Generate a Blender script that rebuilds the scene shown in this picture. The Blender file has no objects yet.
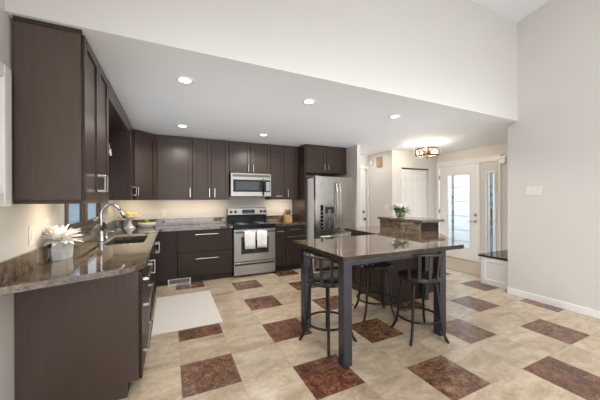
import bpy, bmesh, math, random
from mathutils import Vector, Matrix
random.seed(7)
scn = bpy.context.scene
COL = scn.collection

# ------------------------------------------------------------------ camera, world, exposure
CAM_YAW, CAM_ROLL, CAM_H, CAM_F = math.radians(25.42), math.radians(-0.2), 1.372, 272.5
cam_data = bpy.data.cameras.new('camera')
cam_data.sensor_width = 36.0
cam_data.lens = CAM_F / 600.0 * 36.0
cam_data.shift_y = -0.9 / 600.0
cam_data.clip_start = 0.05
cam = bpy.data.objects.new('camera', cam_data)
COL.objects.link(cam)
Rv = Vector((math.cos(CAM_YAW), -math.sin(CAM_YAW), 0)); Uv = Vector((0, 0, 1))
Fv = Vector((math.sin(CAM_YAW), math.cos(CAM_YAW), 0))
cr, sr = math.cos(CAM_ROLL), math.sin(CAM_ROLL)
cx_ = cr * Rv + sr * Uv
cy_ = -sr * Rv + cr * Uv
cz_ = -Fv
m = Matrix((cx_, cy_, cz_)).transposed().to_4x4()
m.translation = Vector((0, 0, CAM_H))
cam.matrix_world = m
scn.camera = cam

world = bpy.data.worlds.new('overcast_sky')
scn.world = world
world.use_nodes = True
bg = world.node_tree.nodes['Background']
bg.inputs['Color'].default_value = (0.93, 0.96, 1.0, 1)
bg.inputs['Strength'].default_value = 1.0

scn.view_settings.view_transform = 'Standard'
scn.view_settings.look = 'None'
scn.view_settings.gamma = 1.0
scn.view_settings.use_curve_mapping = False
scn.view_settings.exposure = 0.75
scn.cycles.diffuse_bounces = 8
scn.cycles.max_bounces = 14


def area(name, loc, target, sx, sy, power, color=(1, 1, 1), spread=180):
    d = bpy.data.lights.new(name, 'AREA')
    d.shape = 'RECTANGLE'; d.size = sx; d.size_y = sy
    d.energy = power; d.color = color; d.spread = math.radians(spread)
    o = bpy.data.objects.new(name, d)
    COL.objects.link(o)
    o.location = loc
    o.rotation_euler = (Vector(target) - Vector(loc)).to_track_quat('-Z', 'Y').to_euler()
    return o


# daylight from the tall living-room windows behind the camera
area('living_room_window_light', (1.7, -2.9, 1.3), (1.7, 3.0, 1.5), 4.8, 2.2, 22, (0.95, 0.98, 1.0))
# fill lamp added low behind the camera to brighten the kitchen ceiling
area('ceiling_fill', (1.8, -1.4, 0.10), (1.8, 4.2, 2.35), 4.4, 1.2,  14.5, (0.93, 0.97, 1.0), 25)
# fill lamp added high up to brighten the near floor and right wall
area('living_room_high_fill', (1.4, -1.3, 4.2), (3.4, 0.3, 0.2), 3.2, 2.2, 60, (0.97, 0.985, 1.0), 120)
# daylight through the glazed entry door and the sink window
area('entry_door_light', (6.7, 4.0, 1.5), (4.0, 3.6, 0.6), 1.3, 2.0, 24, (0.97, 0.98, 1.0))

# ------------------------------------------------------------------ node material helpers


class NT:
    def __init__(self, name):
        self.m = bpy.data.materials.new(name); self.m.use_nodes = True
        self.t = self.m.node_tree
        self.b = self.t.nodes['Principled BSDF']
        self.out = self.t.nodes['Material Output']

    def n(self, typ, **kw):
        nd = self.t.nodes.new(typ)
        for k, v in kw.items():
            setattr(nd, k, v)
        return nd

    def l(self, a, b):
        self.t.links.new(a, b)

    def val(self, sock, v):
        if hasattr(v, 'is_output') or isinstance(v, bpy.types.NodeSocket):
            self.l(v, sock)
        else:
            sock.default_value = v

    def math(self, op, a, b=0.0, c=0.0):
        nd = self.n('ShaderNodeMath', operation=op)
        for s, v in zip(nd.inputs, (a, b, c)):
            self.val(s, v)
        return nd.outputs[0]

    def coord(self, kind='Object', scale=(1, 1, 1)):
        tc = self.n('ShaderNodeTexCoord'); mp = self.n('ShaderNodeMapping')
        mp.inputs['Scale'].default_value = scale
        self.l(tc.outputs[kind], mp.inputs['Vector'])
        return mp.outputs[0]

    def noise(self, vec, scale, detail=4, rough=.55, dist=0.0):
        nd = self.n('ShaderNodeTexNoise')
        self.l(vec, nd.inputs['Vector'])
        nd.inputs['Scale'].default_value = scale
        nd.inputs['Detail'].default_value = detail
        nd.inputs['Roughness'].default_value = rough
        nd.inputs['Distortion'].default_value = dist
        return nd.outputs[0]

    def ramp(self, fac, stops):
        nd = self.n('ShaderNodeValToRGB')
        el = nd.color_ramp.elements
        while len(el) < len(stops):
            el.new(0.5)
        for e, (p, c) in zip(el, stops):
            e.position = p; e.color = (*c, 1)
        self.l(fac, nd.inputs[0])
        return nd.outputs[0]

    def mix(self, fac, a, b, mode='MIX'):
        nd = self.n('ShaderNodeMix', data_type='RGBA', blend_type=mode)
        self.val(nd.inputs[0], fac)
        for s, v in ((nd.inputs[6], a), (nd.inputs[7], b)):
            if isinstance(v, tuple):
                s.default_value = (*v, 1)
            else:
                self.l(v, s)
        return nd.outputs[2]

    def bump(self, h, strength=.1, dist=.002):
        nd = self.n('ShaderNodeBump')
        nd.inputs['Strength'].default_value = strength
        nd.inputs['Distance'].default_value = dist
        self.l(h, nd.inputs['Height'])
        self.l(nd.outputs[0], self.b.inputs['Normal'])

    def set(self, color=None, rough=None, metal=None, **kw):
        if color is not None:
            if isinstance(color, tuple):
                self.b.inputs['Base Color'].default_value = (*color, 1)
            else:
                self.l(color, self.b.inputs['Base Color'])
        if rough is not None:
            self.val(self.b.inputs['Roughness'], rough)
        if metal is not None:
            self.b.inputs['Metallic'].default_value = metal
        for k, v in kw.items():
            self.b.inputs[k.replace('_', ' ')].default_value = v
        return self.m


def plain(name, color, rough=.5, metal=0.0, var=.06, scale=30.0, **kw):
    t = NT(name)
    f = t.noise(t.coord(), scale)
    lo = tuple(c * (1 - var) for c in color); hi = tuple(min(1, c * (1 + var)) for c in color)
    return t.set(t.ramp(f, [(.3, lo), (.7, hi)]), rough, metal, **kw)


def paint(name, color, rough=.6):
    t = NT(name)
    f = t.noise(t.coord(), 180, 3)
    t.bump(f, .04, .001)
    lo = tuple(c * .985 for c in color)
    return t.set(t.ramp(t.noise(t.coord(), 1.5, 2), [(.3, lo), (.7, color)]), rough)


def wood(name, dark, light, rough=.35, coat=.25):
    t = NT(name)
    g = t.noise(t.coord('Object', (14, 14, 1.2)), 3.0, 6, .6, .6)
    g2 = t.noise(t.coord('Object', (2.2, 2.2, 1.0)), 2.0, 3, .5)
    c = t.ramp(g, [(.3, dark), (.7, light)])
    c = t.mix(.35, c, t.ramp(g2, [(.35, dark), (.65, light)]))
    return t.set(c, rough, 0, Coat_Weight=coat, Coat_Roughness=.34, Specular_IOR_Level=.35)


def granite(name, tint=1.0, rough=.04, ior=2.1):
    t = NT(name)
    v = t.coord('Object', (1, 1, 1))
    v2 = t.coord('Object', (1.0, 2.6, 1.0))
    big = t.noise(v2, 2.6, 5, .6, 1.2)
    mid = t.noise(v, 16, 6, .7, .5)
    fin = t.noise(v, 95, 3, .7)
    c1 = t.ramp(big, [(.30, (.05 * tint, .034 * tint, .024 * tint)), (.47, (.13 * tint, .095 * tint, .065 * tint)),
                      (.6, (.26 * tint, .2 * tint, .14 * tint)), (.75, (.12 * tint, .1 * tint, .085 * tint))])
    c2 = t.ramp(mid, [(.33, (.014 * tint, .010 * tint, .008 * tint)), (.5, (.115 * tint, .082 * tint, .055 * tint)), (.66, (.30 * tint, .235 * tint, .165 * tint))])
    c = t.mix(.45, c1, c2)
    c3 = t.ramp(fin, [(.36, (.25, .25, .25)), (.5, (1, 1, 1)), (.68, (1.5, 1.45, 1.4))])
    c = t.mix(.8, c, c3, 'MULTIPLY')
    return t.set(c, rough, 0, IOR=ior)


def brushed(name, color=(.56, .55, .535), rough=.26, axis=(60, 60, 1)):
    t = NT(name)
    g = t.noise(t.coord('Object', axis), 8, 3, .6)
    r = t.n('ShaderNodeMapRange'); t.l(g, r.inputs[0])
    r.inputs[3].default_value = rough - .05; r.inputs[4].default_value = rough + .07
    c = t.ramp(g, [(.3, tuple(x * .93 for x in color)), (.7, color)])
    return t.set(c, r.outputs[0], 1.0)


M = {}
M['wall'] = paint('wall_paint', (.70, .685, .66))
M['wall_white'] = paint('bright_wall_paint', (.71, .685, .65))
M['ceiling'] = paint('ceiling_paint', (.875, .905, .945), .8)
M['trim'] = paint('white_trim_paint', (.87, .865, .85), .35)
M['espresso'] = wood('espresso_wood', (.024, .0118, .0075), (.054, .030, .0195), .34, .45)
M['espresso_shaded_base'] = wood('espresso_shaded_base_front', (.018, .0095, .0065), (.040, .022, .015), .45, .05)  # same wood, duller and darkened for the weaker light down low
M['espresso_lit_side'] = wood('espresso_lit_side_panel', (.070, .046, .037), (.094, .067, .056), .42, .25)  # same wood, lightened to put the frontal light into its colour
M['gap'] = plain('cabinet_shadow_board', (.012, .009, .008), .7)
M['granite'] = granite('polished_granite', 1.0)
M['granite_edge'] = granite('chiselled_granite_edge', .3, .5, 1.4)
M['steel'] = brushed('brushed_stainless')
M['steel_h'] = brushed('brushed_stainless_horizontal', (.44, .42, .395), .30, (1, 60, 60))
M['nickel'] = brushed('satin_nickel', (.70, .68, .65), .25)
M['chrome'] = plain('faucet_steel', (.86, .86, .86), .24, 1.0, .02)
M['black'] = plain('black_gloss', (.010, .010, .011), .12, Specular_IOR_Level=.25)
M['black_matte'] = plain('black_matte_plastic', (.02, .02, .021), .45)
M['glass_black'] = plain('smoked_oven_glass', (.020, .025, .028), .06)
M['gunmetal'] = plain('gunmetal_table_steel', (.085, .090, .112), .32, .75, .08, 14)
M['stool_metal'] = plain('dark_stool_steel', (.040, .037, .037), .30, .7, .1, 20)
M['stool_slat'] = plain('brushed_stool_slat', (.075, .065, .060), .42, .6, .12, 20)
M['stool_seat'] = plain('black_stool_vinyl', (.028, .026, .027), .22, 0, .1, 60)
M['white_ceramic'] = plain('white_ceramic', (.82, .80, .76), .2)
M['grey_ceramic'] = plain('grey_glazed_pot', (.50, .53, .53), .3)
M['petal'] = plain('white_petal', (.90, .885, .85), .5, 0, .04)
M['cream_petal'] = plain('cream_rose_petal', (.80, .76, .66), .5)
M['leaf'] = plain('green_leaf', (.07, .16, .03), .4, 0, .4, 25)
M['leaf_pale'] = plain('pale_green_leaf', (.19, .28, .09), .45, 0, .3, 25)
M['lime'] = plain('lime_skin', (.20, .30, .02), .35, 0, .25, 14)
M['apple'] = plain('yellow_apple_skin', (.72, .52, .12), .3, 0, .2, 9)
M['peach'] = plain('blush_apple_skin', (.74, .46, .20), .3, 0, .35, 7)
M['pear'] = plain('green_pear_skin', (.45, .52, .10), .35, 0, .2, 9)
M['stem'] = plain('dry_stem', (.12, .08, .04), .6)
M['block_wood'] = plain('beech_block', (.52, .33, .16), .45, 0, .12, 12)
M['oak_box'] = plain('oak_chime_box', (.40, .27, .15), .45, 0, .15, 12)
M['towel'] = plain('white_terry', (.90, .90, .89), .9, 0, .03, 120)
M['plastic'] = plain('white_plate_plastic', (.82, .80, .76), .35, 0, .02)
M['bronze'] = plain('dark_bronze', (.075, .05, .036), .5, .3)
M['dark_sink'] = plain('dark_composite_sink', (.045, .042, .042), .3)
M['window_wood'] = wood('brown_window_wood', (.060, .036, .022), (.12, .078, .050), .4, .1)
M['slate_top'] = plain('dark_bench_top', (.035, .030, .029), .1, 0, .2, 40)
M['soil_mark'] = plain('ink_mark', (.05, .045, .04), .6)
M['picture_paper'] = plain('cream_print_paper', (.66, .58, .48), .7, 0, .1, 6)
M['lead'] = plain('lead_came', (.42, .43, .45), .45, .2)
M['concrete'] = plain('porch_concrete', (.55, .54, .52), .8)
M['siding'] = plain('blue_grey_siding', (.28, .34, .40), .7, 0, .08, 6)


def glass_mat(name, color, rough=.0, mixf=.9):
    t = NT(name)
    tr = t.n('ShaderNodeBsdfTransparent'); tr.inputs[0].default_value = (*color, 1)
    gl = t.n('ShaderNodeBsdfGlossy'); gl.inputs['Roughness'].default_value = .03
    nz = t.noise(t.coord(), 40)
    mx = t.n('ShaderNodeMixShader')
    t.l(t.math('MULTIPLY_ADD', nz, .02, 1 - mixf), mx.inputs[0])
    t.l(tr.outputs[0], mx.inputs[1]); t.l(gl.outputs[0], mx.inputs[2])
    t.l(mx.outputs[0], t.out.inputs['Surface'])
    return t.m


def frost_mat(name, color):
    """textured, light-scattering glass"""
    t = NT(name)
    tl = t.n('ShaderNodeBsdfTranslucent'); tr = t.n('ShaderNodeBsdfTransparent')
    gl = t.n('ShaderNodeBsdfGlossy'); gl.inputs['Roughness'].default_value = .15
    nz = t.ramp(t.noise(t.coord('Object', (1, 1, 18)), 5), [(.3, tuple(c * .93 for c in color)), (.7, color)])
    t.l(nz, tl.inputs[0]); t.l(nz, tr.inputs[0])
    m1 = t.n('ShaderNodeMixShader'); m1.inputs[0].default_value = .04
    t.l(tl.outputs[0], m1.inputs[1]); t.l(tr.outputs[0], m1.inputs[2])
    m2 = t.n('ShaderNodeMixShader'); m2.inputs[0].default_value = .06
    t.l(m1.outputs[0], m2.inputs[1]); t.l(gl.outputs[0], m2.inputs[2])
    t.l(m2.outputs[0], t.out.inputs['Surface'])
    return t.m


M['window_glass'] = glass_mat('window_glass', (.80, .86, .90))
M['clear_glass'] = glass_mat('clear_vase_glass', (.86, .90, .88), 0, .85)
M['lamp_glass'] = glass_mat('lamp_panel_glass', (.93, .90, .85), 0, .96)
M['frost'] = frost_mat('frosted_door_glass', (.56, .60, .625))
M['st_clear'] = frost_mat('bevelled_clear_glass', (.66, .67, .66))
M['st_amber'] = frost_mat('amber_glass', (.64, .55, .38))
M['st_red'] = frost_mat('red_glass', (.56, .32, .27))
M['st_blue'] = frost_mat('blue_glass', (.42, .46, .56))
M['st_teal'] = frost_mat('teal_glass', (.38, .54, .49))
M['st_dark'] = frost_mat('smoke_glass', (.38, .39, .42))


def emis(name, color, strength):
    t = NT(name)
    e = t.n('ShaderNodeEmission'); e.inputs[0].default_value = (*color, 1); e.inputs[1].default_value = strength
    t.l(e.outputs[0], t.out.inputs['Surface'])
    return t.m


M['lens'] = emis('lit_lamp_lens', (1, .93, .80), 6)
M['bulb'] = emis('lit_bulb', (1, .86, .66), 4)


def floor_mat():
    T, X0, Y0 = .4139, .0694, 1.2165
    t = NT('floor_tiles')
    geo = t.n('ShaderNodeNewGeometry')
    sep = t.n('ShaderNodeSeparateXYZ'); t.l(geo.outputs['Position'], sep.inputs[0])
    u = t.math('DIVIDE', t.math('SUBTRACT', sep.outputs[0], X0), T)
    v = t.math('DIVIDE', t.math('SUBTRACT', sep.outputs[1], Y0), T)
    cx = t.math('FLOOR', u); cy = t.math('FLOOR', v)
    fu = t.math('SUBTRACT', u, cx); fv = t.math('SUBTRACT', v, cy)
    half = t.math('MULTIPLY', cx, .5)
    odd = t.math('GREATER_THAN', t.math('FRACT', t.math('ADD', half, 100.0)), .25)
    par = t.math('FRACT', t.math('ADD', t.math('MULTIPLY', t.math('ADD', cy, half), .5), 100.0))
    par = t.math('GREATER_THAN', par, .2)
    red = t.math('MULTIPLY', t.math('SUBTRACT', 1.0, odd), t.math('SUBTRACT', 1.0, par))
    comb = t.n('ShaderNodeCombineXYZ'); t.l(cx, comb.inputs[0]); t.l(cy, comb.inputs[1])
    wn = t.n('ShaderNodeTexWhiteNoise', noise_dimensions='3D'); t.l(comb.outputs[0], wn.inputs['Vector'])
    # per-tile shifted coordinates so that the veining breaks at each tile
    sc = t.n('ShaderNodeVectorMath', operation='SCALE'); t.l(wn.outputs['Color'], sc.inputs[0]); sc.inputs[3].default_value = 9.0
    add = t.n('ShaderNodeVectorMath', operation='ADD'); t.l(geo.outputs['Position'], add.inputs[0]); t.l(sc.outputs[0], add.inputs[1])
    mp = t.n('ShaderNodeMapping'); t.l(add.outputs[0], mp.inputs[0]); mp.inputs['Scale'].default_value = (1.0, 2.6, 1)
    vein = t.noise(mp.outputs[0], 2.6, 7, .62, 1.0)
    fine = t.noise(add.outputs[0], 26, 5, .65, .3)
    beige = t.ramp(vein, [(.28, (.29, .205, .128)), (.43, (.44, .335, .228)), (.56, (.55, .435, .318)), (.75, (.63, .535, .42))])
    beige = t.mix(.25, beige, t.ramp(fine, [(.35, (.32, .23, .145)), (.65, (.64, .545, .43))]))
    hv = t.n('ShaderNodeHueSaturation'); t.l(beige, hv.inputs['Color'])
    t.l(t.math('MULTIPLY_ADD', wn.outputs['Value'], .16, .92), hv.inputs['Value'])
    rn = t.noise(add.outputs[0], 13, 8, .72, .8)
    rc = t.ramp(rn, [(.30, (.040, .022, .015)), (.42, (.115, .055, .033)), (.52, (.175, .090, .055)), (.62, (.24, .165, .105)), (.74, (.38, .30, .21))])
    rd = t.ramp(rn, [(.30, (.028, .013, .009)), (.45, (.095, .036, .020)), (.56, (.16, .062, .034)), (.66, (.17, .105, .062)), (.78, (.27, .20, .13))])
    rc = t.mix(t.ramp(wn.outputs['Value'], [(.35, (0, 0, 0)), (.75, (1, 1, 1))]), rc, rd)
    spk = t.noise(add.outputs[0], 48, 4, .8)
    rc = t.mix(.7, rc, t.ramp(spk, [(.36, (.42, .42, .42)), (.5, (1.1, 1.12, 1.1)), (.64, (2.2, 2.25, 2.15))]), 'MULTIPLY')
    rb = t.ramp(t.noise(add.outputs[0], 3.0, 3), [(.35, (.7, .62, .55)), (.65, (1.15, 1.08, 1.0))])
    rc = t.mix(.8, rc, rb, 'MULTIPLY')
    c = t.mix(red, hv.outputs[0], rc)
    eu = t.math('MINIMUM', fu, t.math('SUBTRACT', 1.0, fu)); ev = t.math('MINIMUM', fv, t.math('SUBTRACT', 1.0, fv))
    seam = t.math('LESS_THAN', t.math('MINIMUM', eu, ev), .0045)
    c = t.mix(t.math('MULTIPLY', seam, .45), c, (.22, .17, .12))
    return t.set(c, .25, 0, IOR=1.65)


M['floor'] = floor_mat()


def mat_weave(name, color):
    t = NT(name)
    w = t.n('ShaderNodeTexWave', wave_type='BANDS', bands_direction='Y')
    t.l(t.coord(), w.inputs['Vector']); w.inputs['Scale'].default_value = 28; w.inputs['Distortion'].default_value = 1.0
    t.bump(w.outputs[1], .3, .003)
    return t.set(t.ramp(w.outputs[1], [(0, tuple(c * .93 for c in color)), (1, color)]), .85)


M['rug'] = mat_weave('woven_offwhite_mat', (.70, .65, .60))
M['doormat'] = mat_weave('woven_beige_mat', (.52, .44, .35))

# ------------------------------------------------------------------ mesh builder


class MB:
    def __init__(self):
        self.bm = bmesh.new()

    def hexa(self, p, mi=0):
        v = [self.bm.verts.new(Vector(q)) for q in p]
        fs = []
        for f in ((0, 3, 2, 1), (4, 5, 6, 7), (0, 1, 5, 4), (1, 2, 6, 5), (2, 3, 7, 6), (3, 0, 4, 7)):
            fc = self.bm.faces.new([v[i] for i in f]); fc.material_index = mi; fs.append(fc)
        return v, fs

    def box(self, x0, x1, y0, y1, z0, z1, bev=0.0, mi=0, seg=1):
        v, fs = self.hexa([(x0, y0, z0), (x1, y0, z0), (x1, y1, z0), (x0, y1, z0), (x0, y0, z1), (x1, y0, z1), (x1, y1, z1), (x0, y1, z1)], mi)
        if bev:
            ed = list({e for f in fs for e in f.edges})
            bmesh.ops.bevel(self.bm, geom=ed, offset=bev, segments=seg, affect='EDGES', profile=.5)
        return self

    def obox(self, F, s0, s1, n0, n1, z0, z1, bev=0.0, mi=0):
        o, a, n = F
        P = lambda s, t, z: o + a * s + n * t + Vector((0, 0, z))
        v, fs = self.hexa([P(s0, n0, z0), P(s1, n0, z0), P(s1, n1, z0), P(s0, n1, z0), P(s0, n0, z1), P(s1, n0, z1), P(s1, n1, z1), P(s0, n1, z1)], mi)
        if bev:
            ed = list({e for f in fs for e in f.edges})
            bmesh.ops.bevel(self.bm, geom=ed, offset=bev, segments=1, affect='EDGES')
        return self

    def prism(self, poly, z0, z1, bev=0.0, mi=0, side=None):
        lo = [self.bm.verts.new((x, y, z0)) for x, y in poly]
        hi = [self.bm.verts.new((x, y, z1)) for x, y in poly]
        n = len(poly); fs = []
        fs.append(self.bm.faces.new(lo[::-1])); fs.append(self.bm.faces.new(hi))
        for i in range(n):
            fs.append(self.bm.faces.new((lo[i], lo[(i + 1) % n], hi[(i + 1) % n], hi[i])))
        for k, f in enumerate(fs):
            f.material_index = mi if k < 2 or side is None else side
        if bev:
            ed = [e for e in fs[1].edges] + [e for e in fs[0].edges]
            bmesh.ops.bevel(self.bm, geom=ed, offset=bev, segments=2, affect='EDGES')
        return self

    def tube(self, pts, r, seg=10, mi=0, cap=True, flat=None):
        pts = [Vector(p) for p in pts]
        rs = r if isinstance(r, (list, tuple)) else [r] * len(pts)
        rings = []
        prev = None
        for i, p in enumerate(pts):
            if i == 0: d = pts[1] - p
            elif i == len(pts) - 1: d = p - pts[i - 1]
            else: d = (pts[i + 1] - p).normalized() + (p - pts[i - 1]).normalized()
            d.normalize()
            if prev is None:
                up = Vector((0, 0, 1)) if abs(d.z) < .9 else Vector((1, 0, 0))
                a = d.cross(up).normalized()
            else:
                a = (prev - d * prev.dot(d)).normalized()
            prev = a
            b = d.cross(a)
            ring = []
            for k in range(seg):
                t = 2 * math.pi * k / seg
                ring.append(self.bm.verts.new(p + (a * math.cos(t) + b * math.sin(t)) * rs[i]))
            rings.append(ring)
        for i in range(len(rings) - 1):
            for k in range(seg):
                f = self.bm.faces.new((rings[i][k], rings[i][(k + 1) % seg], rings[i + 1][(k + 1) % seg], rings[i + 1][k]))
                f.smooth = True; f.material_index = mi
        if cap:
            self.bm.faces.new(rings[0][::-1]).material_index = mi
            self.bm.faces.new(rings[-1]).material_index = mi
        return self

    def ring(self, c, R, r, seg=40, sec=10, mi=0):
        vs = []
        for i in range(seg):
            t = 2 * math.pi * i / seg
            rw = []
            for k in range(sec):
                u = 2 * math.pi * k / sec
                q = R + r * math.cos(u)
                rw.append(self.bm.verts.new((c[0] + q * math.cos(t), c[1] + q * math.sin(t), c[2] + r * math.sin(u))))
            vs.append(rw)
        for i in range(seg):
            for k in range(sec):
                f = self.bm.faces.new((vs[i][k], vs[(i + 1) % seg][k], vs[(i + 1) % seg][(k + 1) % sec], vs[i][(k + 1) % sec]))
                f.smooth = True; f.material_index = mi
        return self

    def lathe(self, prof, c=(0, 0, 0), seg=32, mi=0, sx=1.0, sy=1.0, smooth=True):
        rows = []
        for r, z in prof:
            if r < 1e-6:
                rows.append([self.bm.verts.new((c[0], c[1], c[2] + z))])
            else:
                rows.append([self.bm.verts.new((c[0] + sx * r * math.cos(2 * math.pi * k / seg), c[1] + sy * r * math.sin(2 * math.pi * k / seg), c[2] + z)) for k in range(seg)])
        for A, B in zip(rows, rows[1:]):
            for k in range(seg):
                k2 = (k + 1) % seg
                q = []
                for R_, ks in ((A, (k, k2)), (B, (k2, k))):
                    q += [R_[0]] if len(R_) == 1 else [R_[j] for j in ks]
                if len(set(q)) >= 3:
                    f = self.bm.faces.new(q); f.smooth = smooth; f.material_index = mi
        for R_ in (rows[0], rows[-1]):
            if len(R_) > 1:
                self.bm.faces.new(R_).material_index = mi
        return self

    def ball(self, c, r, sz=1.0, seg=16, mi=0, dent=0.0):
        prof = []
        n = 10
        for i in range(n + 1):
            t = -math.pi / 2 + math.pi * i / n
            rr = math.cos(t) * r
            zz = math.sin(t) * r * sz
            if dent and t > 1.0:
                zz -= dent * r * (t - 1.0) ** 2 * 3
            prof.append((max(0, rr) if 0 < i < n else 0, zz))
        return self.lathe(prof, c, seg, mi)

    def quadleaf(self, base, tip, w, droop=0.0, mi=0, th=.0015, nseg=4, cup=0.0):
        base, tip = Vector(base), Vector(tip)
        d = tip - base
        side = d.cross(Vector((0, 0, 1)))
        if side.length < 1e-5: side = Vector((1, 0, 0))
        side.normalize()
        nrm = side.cross(d).normalized()
        top, bot = [], []
        for i in range(nseg + 1):
            t = i / nseg
            c = base + d * t + Vector((0, 0, -droop * t * t))
            ww = w * math.sin(math.pi * (.12 + .88 * t) ** .85) + .0008
            L = c + side * ww + nrm * cup * ww; R_ = c - side * ww + nrm * cup * ww
            top.append([self.bm.verts.new(L), self.bm.verts.new(c), self.bm.verts.new(R_)])
            bot.append([self.bm.verts.new(q - nrm * th) for q in (L, c, R_)])
        for i in range(nseg):
            for j in range(2):
                f = self.bm.faces.new((top[i][j], top[i][j + 1], top[i + 1][j + 1], top[i + 1][j])); f.material_index = mi; f.smooth = True
                f = self.bm.faces.new((bot[i][j + 1], bot[i][j], bot[i + 1][j], bot[i + 1][j + 1])); f.material_index = mi; f.smooth = True
            self.bm.faces.new((top[i][0], top[i + 1][0], bot[i + 1][0], bot[i][0])).material_index = mi
            self.bm.faces.new((top[i][2], bot[i][2], bot[i + 1][2], top[i + 1][2])).material_index = mi
        return self


def root_of(o):
    while o.parent: o = o.parent
    return o


def obj(name, mb, mats, parent=None, **props):
    bmesh.ops.recalc_face_normals(mb.bm, faces=mb.bm.faces)
    if parent is not None:
        off = root_of(parent).location
        bmesh.ops.translate(mb.bm, verts=mb.bm.verts, vec=-off)
    me = bpy.data.meshes.new(name)
    mb.bm.to_mesh(me); mb.bm.free()
    for mt in (mats if isinstance(mats, (list, tuple)) else [mats]):
        me.materials.append(M[mt] if isinstance(mt, str) else mt)
    o = bpy.data.objects.new(name, me)
    COL.objects.link(o)
    if parent is not None: o.parent = parent
    for k, v in props.items(): o[k] = v
    return o


def thing(name, label, cat, loc=(0, 0, 0), group=None):
    o = bpy.data.objects.new(name, None)
    o.empty_display_size = .1
    COL.objects.link(o)
    o.location = loc
    o['label'] = label; o['category'] = cat
    if group: o['group'] = group
    return o


def single(name, mb, mats, label, cat, group=None):
    o = obj(name, mb, mats)
    o['label'] = label; o['category'] = cat
    if group: o['group'] = group
    return o


def struct(name, mb, mats, parent=None, label=None, cat=None):
    o = obj(name, mb, mats, parent)
    if parent is None:
        o['kind'] = 'structure'
        o['label'] = label or name; o['category'] = cat or name.split('_')[0]
    return o


def sthing(name, label, cat, loc=(0, 0, 0)):
    o = thing(name, label, cat, loc); o['kind'] = 'structure'
    return o


def copy_tree(o, parent=None):
    c = o.copy(); COL.objects.link(c)
    if parent is not None: c.parent = parent
    for ch in list(o.children): copy_tree(ch, c)
    return c


def V2(x, y): return Vector((x, y, 0))


# ------------------------------------------------------------------ dimensions
XW, YB, ZC = -.855, 5.42, 2.46       # left wall, back wall, kitchen ceiling
XR, YBH = 4.40, 2.14                 # right wall, bulkhead face
YR = -3.0                            # living room rear edge

# ------------------------------------------------------------------ setting
mb = MB(); mb.box(XW - .1, 6.1, YR, 7.0, -.06, 0)
struct('floor', mb, 'floor', None, 'beige stone-look tile floor with scattered red-brown slate squares', 'floor')
mb = MB(); mb.box(XW - .03, XW, YR, 3.10, 0, 5.2); mb.box(XW - .03, XW, 4.46, YB + .1, 0, 5.2)
mb.box(XW - .03, XW, 3.10, 4.46, 0, 1.075); mb.box(XW - .03, XW, 3.10, 4.46, 2.1, 5.2)
struct('wall_left', mb, 'wall_white', None, 'pale wall behind the sink counter with the window', 'wall')
mb = MB(); mb.box(XW, 3.39, YB, YB + .1, 0, ZC)
struct('wall_back', mb, 'wall_white', None, 'cream back wall behind the range and upper cabinets', 'wall')
mb = MB(); mb.box(XR, XR + .1, YR, 2.17, 0, 5.2); mb.box(XR, XR + .1, 2.17, 2.27, 0, ZC)
struct('wall_right', mb, 'wall', None, 'large plain grey-white wall on the near side of the entry', 'wall')
mb = MB(); mb.box(XW, XR, YBH, YBH + .1, ZC + .082, 5.2); mb.box(XW, XR, YBH, YBH + .004, ZC + .002, ZC + .082)
struct('wall_bulkhead', mb, 'wall', None, 'wide beige wall face dropping to the lower kitchen ceiling', 'wall')
mb = MB(); mb.box(XW, XR, YBH + .005, 7.0, ZC, ZC + .08); mb.box(XW, XR, YBH, YBH + .005, ZC, ZC + .0015); mb.box(XR, 6.1, 2.17, 7.0, ZC, ZC + .08)
struct('ceiling', mb, 'ceiling', None, 'flat white kitchen ceiling with recessed lights', 'ceiling')
mb = MB()
z_at = lambda y: 3.832 + .22 * (YBH - y)
mb.hexa([(XW - .1, YR, z_at(YR)), (XR + .1, YR, z_at(YR)), (XR + .1, YBH + .1, z_at(YBH + .1)), (XW - .1, YBH + .1, z_at(YBH + .1)),
         (XW - .1, YR, z_at(YR) + .1), (XR + .1, YR, z_at(YR) + .1), (XR + .1, YBH + .1, z_at(YBH + .1) + .1), (XW - .1, YBH + .1, z_at(YBH + .1) + .1)])
struct('ceiling_vault', mb, 'ceiling', None, 'sloped white living room ceiling above the bulkhead wall', 'ceiling')
mb = MB(); mb.box(3.39, 3.47, 4.45, 7.0, 0, ZC)
struct('wall_fridge_side', mb, 'wall_white', None, 'narrow wall end beside the stainless fridge', 'wall')
mb = MB(); mb.box(3.47, 3.62, 5.40, 5.5, 0, ZC); mb.box(4.42, 4.46, 5.40, 5.5, 0, ZC); mb.box(3.62, 4.42, 5.40, 5.5, 2.12, ZC)
struct('wall_hall_end', mb, 'wall_white', None, 'short wall around the white door at the hall end', 'wall')
mb = MB(); mb.box(4.46, 4.56, 4.6, 5.5, 0, ZC)
struct('wall_hall_side', mb, 'wall_white', None, 'hall side wall carrying the small wooden chime box', 'wall')
mb = MB(); mb.box(4.56, 4.74, 4.6, 4.7, 0, ZC); mb.box(5.62, 6.05, 4.6, 4.7, 0, ZC); mb.box(4.74, 5.62, 4.6, 4.7, 2.085, ZC)
struct('wall_closet', mb, 'wall_white', None, 'entry wall around the white closet door', 'wall')
mb = MB(); mb.box(5.92, 6.05, 4.55, 4.6, 0, ZC); mb.box(5.92, 6.05, 3.60, 4.55, 2.122, ZC); mb.box(5.92, 6.05, 3.46, 3.60, 0, ZC)
mb.box(5.92, 6.05, 3.26, 3.46, 1.93, ZC); mb.box(5.92, 6.05, 3.26, 3.46, 0, .22); mb.box(5.92, 6.05, 2.17, 3.26, 0, ZC)
struct('wall_entry', mb, 'wall_white', None, 'entry wall holding the glazed front door and sidelight', 'wall')
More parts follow.
